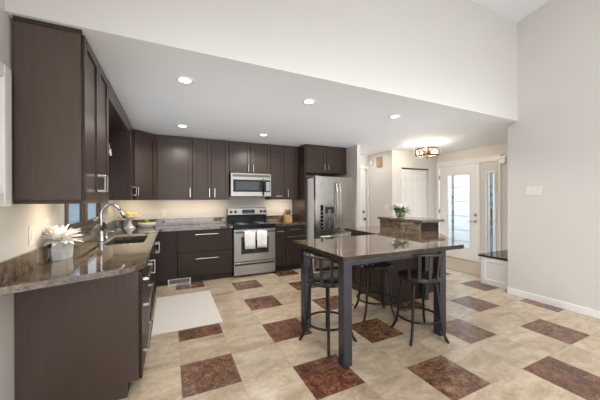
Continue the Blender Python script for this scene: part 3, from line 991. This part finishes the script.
# ------------------------------------------------------------------ microwave
mw = thing('microwave', 'stainless over-the-range microwave with black window', 'microwave', (1.37, 5.2, 1.42))
MY = 5.025
FM = (Vector((0, MY, 0)), Vector((1, 0, 0)), Vector((0, -1, 0)))
mb = MB(); mb.box(.985, 1.758, MY, YB - .003, 1.425, 1.859)
obj('body', mb, 'black_matte', mw)
mb = MB(); mb.obox(FM, .985, 1.758, .001, .03, 1.425, 1.859, .006)
fm = obj('front_panel', mb, 'steel_h', mw)
mb = MB()
for k in range(3): mb.obox(FM, 1.02, 1.735, .030, .032, 1.79 + k * .014, 1.80 + k * .014)
obj('vent_grille', mb, 'black_matte', fm)
mb = MB(); mb.obox(FM, 1.03, 1.735, .030, .034, 1.51, 1.735, .003)
wd = obj('window', mb, 'black', fm)
mb = MB(); mb.obox(FM, 1.075, 1.515, .034, .0355, 1.545, 1.70)
obj('screen_mesh', mb, 'glass_black', wd)
mb = MB(); mb.obox(FM, 1.655, 1.725, .034, .036, 1.53, 1.70)
for r in range(4):
    for c in range(3): mb.obox(FM, 1.662 + c * .02, 1.676 + c * .02, .036, .0375, 1.545 + r * .03, 1.562 + r * .03)
obj('keypad', mb, 'lead', wd)
mb = MB(); mb.tube([(1.60, MY - .03, 1.75), (1.60, MY - .062, 1.735), (1.60, MY - .066, 1.60), (1.60, MY - .062, 1.46), (1.60, MY - .03, 1.445)], .011, 10)
obj('door_handle', mb, 'black', mw)

# ------------------------------------------------------------------ fridge
fr = thing('refrigerator', 'stainless french-door refrigerator with water dispenser', 'refrigerator', (2.93, 4.9, 0))
G0, G1, GY = 2.462, 3.372, 4.50
FG = (Vector((0, GY, 0)), Vector((1, 0, 0)), Vector((0, -1, 0)))
mb = MB(); mb.box(G0, G1, GY + .075, 5.35, .02, 1.775, .004)
obj('body', mb, plain('fridge_side_grey', (.62, .61, .60), .4), fr)


def bowed(mb, s0, s1, z0, z1, bow=.018, n=8, base=.07):
    rows = []
    for i in range(n + 1):
        u = i / n; s = s0 + (s1 - s0) * u
        y = GY - bow * (1 - (2 * (s - G0) / (G1 - G0) - 1) ** 2)
        rows.append((s, y))
    poly = [(s0, GY + base)] + [] + rows + [(s1, GY + base)]
    mb.prism(poly, z0, z1, .003)


mb = MB(); bowed(mb, G0, 2.935, .735, 1.80)
dl = obj('fridge_door', mb, 'steel', fr)
mb = MB(); bowed(mb, 2.941, G1, .735, 1.80)
dr_ = obj('fridge_door', mb, 'steel', fr)
mb = MB(); bowed(mb, G0, G1, .06, .728)
fz = obj('freezer_drawer', mb, 'steel', fr)
for hx, pd, hn in ((2.905, dl, 'door_handle'), (2.972, dr_, 'door_handle')):
    mb = MB()
    mb.tube([(hx, GY - .018, .80), (hx, GY - .05, .83), (hx, GY - .075, 1.0), (hx, GY - .083, 1.25), (hx, GY - .075, 1.5), (hx, GY - .05, 1.66), (hx, GY - .018, 1.69)], .015, 10)
    obj(hn, mb, 'nickel', pd)
mb = MB(); mb.tube([(2.55, GY - .01, .66), (2.58, GY - .06, .66), (2.92, GY - .08, .66), (3.25, GY - .06, .66), (3.28, GY - .01, .66)], .014, 10)
obj('drawer_handle', mb, 'nickel', fz)
mb = MB()
FG2 = (Vector((0, GY - .012, 0)), Vector((1, 0, 0)), Vector((0, -1, 0)))
mb.obox(FG2, 2.565, 2.625, -.01, .004, .80, 1.26, .003)
dsp = obj('dispenser_controls', mb, 'black', dl)
mb = MB()
for a, b, c, d in ((2.64, 2.655, .79, 1.27), (2.86, 2.875, .79, 1.27), (2.655, 2.86, .79, .81), (2.655, 2.86, 1.25, 1.27)):
    mb.obox(FG2, a, b, -.01, .007, c, d, .002)
obj('dispenser_frame', mb, 'nickel', dl)
mb = MB(); mb.obox(FG2, 2.655, 2.86, -.004, .0035, .81, 1.25)
obj('dispenser_recess', mb, 'steel', dl)
mb = MB(); mb.obox(FG2, 2.665, 2.72, .004, .02, 1.10, 1.22, .004); mb.obox(FG2, 2.80, 2.85, .004, .02, 1.10, 1.22, .004); mb.obox(FG2, 2.72, 2.80, .004, .03, 1.17, 1.22, .004)
obj('dispenser_spout', mb, 'black_matte', dl)
for k in range(5):
    mb = MB(); mb.obox(FG2, 2.575, 2.615, .004, .0055, .85 + k * .07, .86 + k * .07)
    obj('control_icon', mb, 'lead', dsp)
mb = MB(); mb.box(G0 + .02, G1 - .02, GY + .03, GY + .075, .0, .06)
obj('toe_grille', mb, 'black_matte', fr)
for h0, hz in ((G0 + .02, 1.801), (G1 - .12, 1.801)):
    mb = MB(); mb.box(h0, h0 + .1, GY + .02, GY + .14, hz, hz + .014, .004)
    obj('hinge_cover', mb, 'lead', fr)

# ------------------------------------------------------------------ island, bar, table
isl = thing('island_cabinet', 'dark island base cabinet behind the counter stools', 'cabinet', (2.83, 3.06, 0))
IX0, IX1, IY0, IY1 = 2.495, 3.18, 2.68, 3.44
mb = MB(); mb.box(IX0 + .02, IX1, IY0 + .02, IY1, .02, .868)
obj('body', mb, 'espresso', isl)
FI = (Vector((0, IY0 + .02, 0)), Vector((1, 0, 0)), Vector((0, -1, 0)))
FI2 = (Vector((IX0 + .02, 0, 0)), Vector((0, -1, 0)), Vector((-1, 0, 0)))
mb = MB()
for a, b, c, d in ((IX0 + .045, IX0 + .1, .0, .865), (IX1 - .06, IX1, .0, .865), (IX0 + .1, IX1 - .06, 0, .10), (IX0 + .1, IX1 - .06, .80, .865)):
    mb.obox(FI, a, b, .001, .02, c, d, .002)
mb.obox(FI, IX0 + .1, IX1 - .06, .001, .008, .1, .8)
obj('front_panel', mb, 'espresso_shaded_base', isl)
shaker('door', isl, FI2, -IY1, -3.08, .10, .862, rail=.06)
shaker('door', isl, FI2, -3.077, -2.72, .10, .862, rail=.06)
mb = MB(); mb.box(IX0 - .002, IX0 + .044, IY0 - .005, IY0 + .04, 0, .868, .002)
obj('corner_post', mb, 'gunmetal', isl)
mb = MB(); mb.box(IX0 + .021, IX0 + .03, 2.72, IY1, 0, .1)
obj('toe_kick', mb, 'espresso_shaded_base', isl)

bar = thing('raised_bar', 'raised bar ledge with granite face on the far side of the island', 'bar counter', (3.4, 3.25, 0))
mb = MB(); mb.box(3.222, 3.60, 2.775, 3.58, 0, 1.03, .002)
obj('bar_wall', mb, 'espresso_shaded_base', bar)
mb = MB(); mb.box(3.2, 3.2215, 2.765, 3.59, .9115, 1.03, .001)
obj('granite_face', mb, 'granite', bar)
mb = MB(); mb.box(3.18, 3.64, 2.705, 3.62, 1.031, 1.068, .004)
obj('granite_top', mb, 'granite', bar)
mb = MB(); mb.box(3.53, 3.57, 2.770, 2.7745, .945, .99, .001)
obj('outlet', mb, 'black', bar)

tb = thing('peninsula_table', 'granite-topped counter-height table on gunmetal legs joined to the island', 'table', (1.9, 2.3, 0))
mb = MB(); mb.prism([(1.232, 1.802), (2.655, 1.765), (2.69, 1.785), (3.42, 2.70), (3.42, 2.763), (3.199, 2.763), (3.199, 3.63), (2.50, 3.615), (2.47, 2.775), (1.226, 2.78)], .87, .91, .003, 0, 1)
obj('tabletop', mb, ['granite', 'granite_edge'], tb)
for a, b, c, d in ((1.262, 1.346, 1.838, 1.922), (2.42, 2.506, 1.848, 1.932), (1.262, 1.346, 2.56, 2.644), (3.10, 3.165, 2.592, 2.657)):
    mb = MB(); mb.box(a, b, c, d, 0, .868, .004)
    obj('leg', mb, 'gunmetal', tb)
mb = MB(); mb.box(1.347, 2.419, 1.865, 1.895, .815, .869, .002); mb.box(1.29, 1.32, 1.923, 2.559, .815, .869, .002); mb.box(1.347, 2.49, 2.59, 2.62, .815, .869, .002); mb.box(2.45, 2.48, 1.933, 2.589, .815, .869, .002)
obj('apron', mb, 'gunmetal', tb)

# ------------------------------------------------------------------ stools (built facing +x, back towards -x)
def make_stool(label, with_back=True):
    t = thing('bar_stool', label, 'stool', (0, 0, 0), 'metal counter stools at the table')
    mb = MB(); mb.lathe([(0, .578), (.192, .578), (.200, .586), (.200, .602), (.192, .612), (.15, .618), (0, .620)], (0, 0, 0), 40)
    seat = obj('seat', mb, 'stool_seat', t)
    mb = MB(); mb.ring((0, 0, .582), .196, .0095, 44, 10)
    obj('seat_rim', mb, 'stool_metal', seat, label='dark metal hoop under the seat edge')
    mb = MB(); mb.lathe([(0, .55), (.09, .55), (.10, .56), (.10, .577), (0, .577)], (0, 0, 0), 24)
    obj('swivel_plate', mb, 'stool_metal', t)
    for k in range(4):
        a = math.radians(45 + 90 * k)
        mb = MB(); c, s_ = math.cos(a), math.sin(a)
        prof = [(.06, .563), (.12, .562), (.15, .55), (.168, .52), (.178, .45), (.190, .32), (.202, .2), (.215, .12), (.240, .05), (.268, .004)]
        mb.tube([(r * c, r * s_, z) for r, z in prof], .0135, 10)
        lg = obj('leg', mb, 'stool_metal', t)
        mb = MB(); mb.tube([(.256 * c, .256 * s_, .022), (.272 * c, .272 * s_, -.0)], .0135, 10)
        obj('foot_cap', mb, 'black_matte', lg)
    mb = MB(); mb.ring((0, 0, .197), .200, .011, 48, 10)
    obj('foot_ring', mb, 'stool_metal', t)
    if with_back:
        rail = []
        for i in range(25):
            a = math.radians(180 - 62 + 124 * i / 24)
            R = .222
            rail.append((R * math.cos(a), R * math.sin(a), .842))
        mb = MB(); mb.tube(rail, .0115, 10)
        obj('back_rail', mb, 'stool_slat', t)
        for ph in (-54, -27, 0, 27, 54):
            a = math.radians(180 + ph)
            dirv = Vector((math.cos(a), math.sin(a), 0)); sd = Vector((-math.sin(a), math.cos(a), 0))
            mb = MB()
            pts = [(.196, .580), (.203, .66), (.212, .76), (.220, .838)]
            prev = None
            w = .0135; th = .003
            for r, z in pts:
                c = dirv * r + Vector((0, 0, z))
                q = [mb.bm.verts.new(c + sd * w - dirv * th), mb.bm.verts.new(c - sd * w - dirv * th), mb.bm.verts.new(c - sd * w + dirv * th), mb.bm.verts.new(c + sd * w + dirv * th)]
                if prev is None: mb.bm.faces.new(q)
                else:
                    for j in range(4): mb.bm.faces.new((prev[j], prev[(j + 1) % 4], q[(j + 1) % 4], q[j]))
                prev = q
            mb.bm.faces.new(prev[::-1])
            obj('slat', mb, 'stool_slat', t)
    return t


st = make_stool('metal stool nearest the corner leg at the left end of the table')
spots = [(1.372, 2.272, 196, None),
         (2.258, 1.975, 252, 'metal stool with its slatted back to the camera by the right table leg'),
         (2.185, 2.545, 69, 'metal stool tucked in front of the island, mostly under the tabletop')]
for x, y, a, lab in spots:
    o = st if lab is None else copy_tree(st)
    if lab: o['label'] = lab
    o.location = (x, y, 0); o.rotation_euler = (0, 0, math.radians(a - 180))

# ------------------------------------------------------------------ bench, mats
b = thing('entry_bench', 'white panelled bench with dark top beside the front door', 'bench', (5.1, 2.52, 0))
BX0, BX1, BY0, BY1 = 4.565, 5.9, 2.272, 2.745
FBn = (Vector((BX0, 0, 0)), Vector((0, 1, 0)), Vector((-1, 0, 0)))
mb = MB(); mb.box(BX0, BX1, BY0 + .013, BY1, 0, .434)
obj('body', mb, 'trim', b)
mb = MB()
for a, c, z0, z1 in ((BY0 + .014, BY0 + .07, 0, .434), (BY1 - .07, BY1, 0, .434), (BY0 + .07, BY1 - .07, 0, .09), (BY0 + .07, BY1 - .07, .36, .434)):
    mb.obox(FBn, a, c, .0005, .012, z0, z1, .003)
obj('end_panel', mb, 'trim', b)
mb = MB(); mb.box(BX0 - .03, BX1, BY0 + .013, BY1 + .03, .4345, .468, .004)
obj('bench_top', mb, 'slate_top', b)
mb = MB(); mb.box(-.18, .525, 3.11, 4.27, .001, .010, .003)
single('kitchen_mat', mb, 'rug', 'off-white rectangular mat on the tiles in front of the sink run', 'mat')
mb = MB(); mb.box(4.90, 5.86, 2.85, 4.35, .001, .010, .003)
single('door_mat', mb, 'doormat', 'beige rectangular mat inside the front door', 'mat')

# ------------------------------------------------------------------ lights
cans = [(.123, 2.692, 'nearest the cabinets of the front row'), (1.40, 2.70, 'in the middle of the front row'), (2.68, 2.71, 'at the entry end of the front row'),
        (.163, 4.39, 'above the corner cabinets'), (1.42, 4.42, 'in front of the microwave')]
for x, y, w_ in cans:
    t = thing('recessed_light', 'lit round recessed ceiling light ' + w_, 'ceiling light', (x, y, ZC), 'recessed kitchen ceiling lights')
    mb = MB(); mb.lathe([(.048, -.0005), (.055, -.006), (.072, -.008), (.080, -.004), (.080, -.0005)], (x, y, ZC), 32)
    obj('trim_ring', mb, 'trim', t)
    mb = MB(); mb.lathe([(0, -.004), (.050, -.004), (.050, -.001), (0, -.001)], (x, y, ZC), 32)
    obj('lens', mb, 'lens', t)
    d = bpy.data.lights.new('recessed_light_beam', 'SPOT')
    d.energy = 23; d.color = (1, .97, .92); d.spot_size = math.radians(158); d.spot_blend = .35; d.shadow_soft_size = .06
    o = bpy.data.objects.new('recessed_light_beam', d); COL.objects.link(o); o.location = (x, y, ZC - .03)

fx, fy = 4.53, 3.74
fl = thing('flush_mount_light', 'square bronze-framed glass ceiling light in the entry', 'ceiling light', (fx, fy, ZC))
mb = MB(); mb.lathe([(0, 0), (.085, 0), (.085, -.012), (.07, -.022), (0, -.022)], (fx, fy, ZC - .001), 28)
obj('canopy', mb, 'nickel', fl)
mb = MB(); mb.tube([(fx, fy, ZC - .02), (fx, fy, 2.165)], .009, 10); mb.ball((fx, fy, 2.16), .014)
obj('stem', mb, 'bronze', fl)
mb = MB(); hw = .142; zt, zb = 2.345, 2.215
for z in (zt, zb):
    for a in (-1, 1):
        mb.box(fx - hw, fx + hw, fy + a * hw - .008, fy + a * hw + .008, z - .011, z + .011)
        mb.box(fx + a * hw - .008, fx + a * hw + .008, fy - hw, fy + hw, z - .011, z + .011)
for a in (-1, 1):
    for c in (-1, 1): mb.box(fx + a * hw - .010, fx + a * hw + .010, fy + c * hw - .010, fy + c * hw + .010, zb, zt)
mb.box(fx - hw, fx + hw, fy - .006, fy + .006, zt - .005, zt + .005); mb.box(fx - .006, fx + .006, fy - hw, fy + hw, zt - .005, zt + .005)
mb.box(fx - .09, fx + .09, fy - .008, fy + .008, 2.175, 2.187); mb.box(fx - .008, fx + .008, fy - .09, fy + .09, 2.175, 2.187)
obj('frame', mb, 'bronze', fl)
for a, c in ((-1, 0), (1, 0), (0, -1), (0, 1)):
    mb = MB()
    if a: mb.box(fx + a * hw - .0015, fx + a * hw + .0015, fy - hw + .008, fy + hw - .008, zb + .008, zt - .008)
    else: mb.box(fx - hw + .008, fx + hw - .008, fy + c * hw - .0015, fy + c * hw + .0015, zb + .008, zt - .008)
    obj('glass_panel', mb, 'lamp_glass', fl)
for a, c in ((-1, 1), (1, -1)):
    mb = MB(); mb.ball((fx + a * .07, fy + c * .07, 2.270), .024, 1.3)
    obj('bulb', mb, 'bulb', fl)
    mb = MB(); mb.tube([(fx + a * .07, fy + c * .07, 2.182), (fx + a * .07, fy + c * .07, 2.245)], .012, 10)
    obj('socket', mb, 'bronze', fl)
d = bpy.data.lights.new('flush_mount_glow', 'POINT'); d.energy = 25; d.color = (1, .94, .86); d.shadow_soft_size = .06
o = bpy.data.objects.new('flush_mount_glow', d); COL.objects.link(o); o.location = (fx, fy, 2.29)

# under-cabinet lights
WARM = (1, .82, .58)
area('hall_fill', (3.95, 4.95, 2.44), (3.95, 4.95, 0), .3, .3, 2.5, (1, .95, .88))  # fill lamp added to brighten the hall door, no fitting modelled
area('under_cabinet_light', (-.65, 2.6, ZB - .025), (-.85, 2.6, 1.1), .08, .5, 1.7, WARM)
area('under_cabinet_light', (-.55, 5.12, ZB - .012), (-.6, 5.3, .9), .3, .12, 1.0, WARM)
area('under_cabinet_light', (.38, 5.2, ZB - .012), (.38, 5.35, .9), 1.0, .06, 1.3, WARM)
area('under_cabinet_light', (2.07, 5.2, ZB - .012), (2.07, 5.35, .9), .5, .06, 0.8, WARM)

# ------------------------------------------------------------------ small things
# picture on the left wall
p = thing('framed_picture', 'wide white picture frame on the wall before the cabinets', 'picture', (XW, 1.75, 1.72))
mb = MB()
for a, b_, c, d_ in ((1.35, 1.43, 1.335, 2.125), (2.055, 2.135, 1.335, 2.125), (1.43, 2.055, 1.335, 1.415), (1.43, 2.055, 2.045, 2.125)):
    mb.obox(W_, a, b_, .001, .03, c, d_, .006)
obj('frame', mb, 'trim', p)
mb = MB(); mb.obox(W_, 1.43, 2.055, .001, .008, 1.415, 2.045)
pp = obj('print', mb, 'picture_paper', p)
mb = MB()
for a, z in ((2.02, 1.90), (1.99, 1.86), (2.025, 1.84), (1.95, 1.80), (1.9, 1.9)): mb.obox(W_, a - .012, a + .012, .008, .009, z - .02, z + .006)
obj('print_marks', mb, 'soil_mark', pp)


def plate(name, F, s, z, w, h, label, cat='outlet', rockers=1, outlet=False, group=None):
    t = thing(name, label, cat, F[0] + F[1] * s + Vector((0, 0, z)), group)
    mb = MB(); mb.obox(F, s - w / 2, s + w / 2, .0005, .006, z - h / 2, z + h / 2, .002)
    obj('cover_plate', mb, 'plastic', t)
    for k in range(rockers):
        c = s - w / 2 + w * (k + .5) / rockers
        mb = MB()
        if outlet:
            for dz in (-.019, .019): mb.obox(F, c - .016, c + .016, .006, .008, z + dz - .014, z + dz + .014, .002)
            q = obj('receptacle', mb, 'plastic', t)
            mb = MB()
            for dz in (-.019, .019):
                for ds in (-.006, .006): mb.obox(F, c + ds - .001, c + ds + .001, .008, .0083, z + dz - .004, z + dz + .006)
            obj('slot', mb, 'black_matte', q)
        else:
            mb.obox(F, c - .015, c + .015, .006, .009, z - .032, z + .032, .002)
            obj('rocker', mb, 'plastic', t)
    return t


FR_ = (Vector((XR, 0, 0)), Vector((0, 1, 0)), Vector((-1, 0, 0)))
FBW = (Vector((0, YB, 0)), Vector((1, 0, 0)), Vector((0, -1, 0)))
FHS = (Vector((4.46, 0, 0)), Vector((0, 1, 0)), Vector((-1, 0, 0)))
plate('switch_plate', FR_, 1.957, 1.471, .175, .118, 'wide white switch plate on the plain wall near the entry', 'light switch', 3)
plate('switch_plate', W_, 2.453, 1.133, .085, .13, 'white switch plate on the wall nearest the counter end', 'light switch', 1)
plate('wall_outlet', W_, 2.70, 1.165, .08, .125, 'white outlet half hidden by the white flower', 'outlet', 1, True)
plate('wall_outlet', FBW, -.105, 1.125, .08, .125, 'white outlet above the lime bowl on the back wall', 'outlet', 1, True)
plate('wall_outlet', FBW, 2.13, 1.14, .075, .12, 'white outlet on the back wall beside the knife block', 'outlet', 1, True)
plate('switch_plate', FHS, 4.78, 1.18, .08, .12, 'white switch on the hall side wall above the bar flowers', 'light switch', 1)
c_ = thing('door_chime', 'small brown wooden chime box high on the hall side wall', 'door chime', (4.46, 4.98, 2.24))
mb = MB(); mb.obox(FHS, 4.905, 5.065, .0005, .05, 2.125, 2.355, .008)
obj('box', mb, 'oak_box', c_)
mb = MB(); mb.obox(FHS, 4.925, 5.045, .0502, .054, 2.15, 2.33, .004)
obj('front_panel', mb, 'oak_box', c_)
sd_ = MB(); sd_.tube([(4.4595, 5.27, 2.25), (4.43, 5.27, 2.25)], [.06, .055], 24)
single('smoke_alarm', sd_, 'plastic', 'round white alarm high in the corner by the hall door', 'alarm')

# ornament in the sink window gap
orn = MB()
for k in range(9):
    a = k * .7
    orn.ball((-.742 + .012 * math.cos(a), 4.428, 1.98 + .012 * k * (1 - .03 * k) + .008 * math.sin(a)), .02 - .0012 * abs(k - 3), .9, 10)
orn.tube([(-.742, 4.437, 2.06), (-.742, 4.425, 2.13)], .006, 8)
single('hanging_ornament', orn, 'petal', 'small white ornament hung on the cabinet side over the sink', 'ornament')

# vase with white flower near the counter end
vs = thing('flower_pot', 'square grey pot with a big spiky white flower', 'potted flower', (-.755, 2.70, .91))
vx, vy = -.77, 2.672
mb = MB()
c0, ex, ey = Vector((-.812, 2.636, 0)), Vector((.075, .030, 0)), Vector((.022, .150, 0))
def pp_(a, b, g, z):
    ctr = c0 + ex * .5 + ey * .5
    return ctr + (c0 + ex * a + ey * b - ctr) * g + Vector((0, 0, z))
base_ = [(.0, .12), (.12, .0), (.85, .0), (1.0, .12), (1.0, .88), (.85, 1.0), (.12, 1.0), (.0, .88)]
A = [mb.bm.verts.new(pp_(a, b, .95, .911)) for a, b in base_]; Bm = [mb.bm.verts.new(pp_(a, b, 1.06, .98)) for a, b in base_]; B = [mb.bm.verts.new(pp_(a, b, 1.0, 1.045)) for a, b in base_]
for L0, L1 in ((A, Bm), (Bm, B)):
    for i in range(8): mb.bm.faces.new((L0[i], L0[(i + 1) % 8], L1[(i + 1) % 8], L1[i]))
mb.bm.faces.new(A[::-1]); mb.bm.faces.new(B)
obj('pot', mb, 'grey_ceramic', vs)
mb = MB()
for layer, (n, ln, el, w_) in enumerate(((12, .14, 4, .026), (14, .15, 20, .028), (14, .15, 34, .028), (13, .14, 48, .026), (11, .13, 62, .024), (8, .12, 77, .020))):
    for k in range(n):
        a = 2 * math.pi * (k + .37 * layer) / n + random.uniform(-.12, .12)
        e_ = math.radians(el + random.uniform(-7, 7)); L_ = ln * random.uniform(.85, 1.08)
        bx = vx + .015 * math.cos(a); by = vy + .015 * math.sin(a)
        mb.quadleaf((bx, by, 1.062 + .003 * layer), (max(XW + .03, bx + L_ * math.cos(e_) * math.cos(a)), by + L_ * math.cos(e_) * math.sin(a), 1.062 + .003 * layer + L_ * math.sin(e_)), w_, .016, 0, .002, 5, .3)
mb.ball((vx, vy, 1.055), .035, .5)
obj('flower', mb, 'petal', vs)

# cake stand with fruit, in the corner by the faucet
kx, ky = -.60, 5.18
ck = thing('cake_stand', 'white footed cake stand behind the faucet', 'cake stand', (kx, ky, .91))
mb = MB(); mb.lathe([(0, 0), (.085, 0), (.082, .012), (.05, .04), (.032, .08), (.032, .12), (.05, .15), (.10, .17), (.155, .175), (.17, .195), (.165, .199), (.15, .185), (0, .185)], (kx, ky, .9105), 36)
obj('stand', mb, 'white_ceramic', ck)


def fruit(name, c, r, mat, label, cat, sz=.92, grp=None, pear=False):
    t = thing(name, label, cat, c, grp)
    mb = MB()
    if pear: mb.lathe([(0, -r), (r * .6, -r * .85), (r, -r * .2), (r * .85, r * .4), (r * .5, r * .95), (r * .3, r * 1.3), (0, r * 1.4)], c, 18)
    else: mb.ball(c, r, sz, 18, 0, .25)
    obj('flesh', mb, mat, t)
    mb = MB(); z = c[2] + r * (1.38 if pear else sz * .8)
    mb.tube([(c[0], c[1], z), (c[0] + .004, c[1], z + .012)], .002, 6)
    obj('stem', mb, 'stem', t)
    return t


zf = .9105 + .186
fruit('apple', (kx - .085, ky - .05, zf + .040), .04, 'apple', 'yellow apple at the faucet side of the cake stand', 'fruit', grp='fruit on the cake stand')
fruit('pear', (kx - .03, ky + .045, zf + .040), .04, 'pear', 'green pear standing at the back of the cake stand', 'fruit', 1, 'fruit on the cake stand', True)
fruit('apple', (kx + .015, ky - .06, zf + .038), .038, 'peach', 'blush-red apple at the front of the cake stand', 'fruit', grp='fruit on the cake stand')
fruit('apple', (kx + .095, ky - .02, zf + .036), .036, 'apple', 'yellow apple at the bowl side of the cake stand', 'fruit', grp='fruit on the cake stand')
fruit('apple', (kx + .055, ky + .06, zf + .037), .037, 'peach', 'blush-red apple at the back of the cake stand', 'fruit', grp='fruit on the cake stand')
bx_, by_ = -.36, 5.22
bw = thing('fruit_bowl', 'white oval bowl of limes on the corner counter', 'bowl', (bx_, by_, .91))
mb = MB(); mb.lathe([(0, 0), (.07, 0), (.085, .01), (.115, .05), (.128, .075), (.122, .077), (.108, .052), (.075, .018), (0, .014)], (bx_, by_, .9105), 36, 0, 1.05, .8)
obj('shell', mb, 'white_ceramic', bw)
for k, (dx, dy, dz, lab) in enumerate(((-.058, -.02, .062, 'lime nearest the cake stand in the bowl'), (.0, -.038, .062, 'lime at the front middle of the bowl'), (.06, -.015, .062, 'lime at the outlet side of the bowl'), (-.02, .038, .062, 'lime at the back of the bowl'), (.005, 0, .104, 'topmost lime of the heap in the bowl'))):
    tt = MB(); tt.ball((bx_ + dx, by_ + dy, .9105 + dz), .033, .9, 16); tt.tube([(bx_ + dx, by_ + dy, .9105 + dz + .028), (bx_ + dx, by_ + dy, .9105 + dz + .034)], [.006, .002], 8)
    single('lime', tt, 'lime', lab, 'fruit', 'limes in the white bowl')

# knife block
kb = thing('knife_block', 'beech knife block with black-handled knives', 'knife block', (2.22, 5.22, .91))
mb = MB(); kx0, kx1 = 2.14, 2.27
mb.hexa([(kx0, 5.15, .911), (kx1, 5.15, .911), (kx1, 5.30, .911), (kx0, 5.30, .911), (kx0, 5.17, 1.02), (kx1, 5.17, 1.02), (kx1, 5.33, 1.11), (kx0, 5.33, 1.11)])
obj('block', mb, 'block_wood', kb)
k_ = 0
for row in range(2):
    for c in range(4):
        px_ = kx0 + .02 + c * .03; py_ = 5.21 + row * .065; pz_ = 1.02 + (py_ - 5.17) * .56
        mb = MB(); L_ = .095 - .02 * row + .01 * (c % 2)
        mb.tube([(px_, py_, pz_ - .004), (px_, py_ - L_ * .45, pz_ + L_ * .9)], [.008, .0095], 8)
        obj('knife_handle', mb, 'black_matte', kb)

# flowers on the bar
ax, ay = 3.40, 3.33
fv = thing('glass_flower_bowl', 'glass bowl of cream roses and green leaves on the raised bar', 'flower arrangement', (ax, ay, 1.068))
mb = MB(); mb.lathe([(0, 0), (.055, 0), (.075, .02), (.085, .05), (.080, .085), (.088, .10), (.082, .10), (.075, .085), (.079, .05), (.069, .022), (.05, .006), (0, .006)], (ax, ay, 1.0685), 28)
obj('glass_bowl', mb, 'clear_glass', fv)
mb = MB()
for k in range(12):
    a = k * 2.4; mb.tube([(ax + .03 * math.cos(a), ay + .03 * math.sin(a), 1.077), (ax + .02 * math.cos(a + 2), ay + .02 * math.sin(a + 2), 1.15)], .004, 6)
obj('stems', mb, 'leaf_pale', fv)
mb = MB()
for k in range(48):
    a = k * 2.39996; el = math.radians(random.uniform(0, 72)); L_ = random.uniform(.08, .155)
    b0 = Vector((ax + .045 * math.cos(a), ay + .045 * math.sin(a), 1.15 + random.uniform(-.01, .04)))
    mb.quadleaf(b0, b0 + Vector((L_ * math.cos(el) * math.cos(a), L_ * math.cos(el) * math.sin(a), L_ * math.sin(el))), random.uniform(.022, .036), .02, k % 2, .0015, 4, .2)
obj('leaves', mb, ['leaf', 'leaf_pale'], fv)
for dx, dy, dz, r in ((-.02, -.045, .085, .045), (.055, -.02, .05, .036), (0, .04, .10, .04), (-.07, .03, .06, .034), (.02, -.085, .035, .032)):
    mb = MB(); c = Vector((ax + dx, ay + dy, 1.162 + dz))
    mb.ball(c, r * .8, .9, 12)
    for k in range(9):
        a = k * 2.4; mb.quadleaf(c + Vector((0, 0, -r * .6)), c + Vector((r * 1.1 * math.cos(a), r * 1.1 * math.sin(a), r * (.1 + .08 * k))), r * .62, .0, 0, .0015, 3, -.3)
    obj('rose', mb, 'cream_petal', fv)
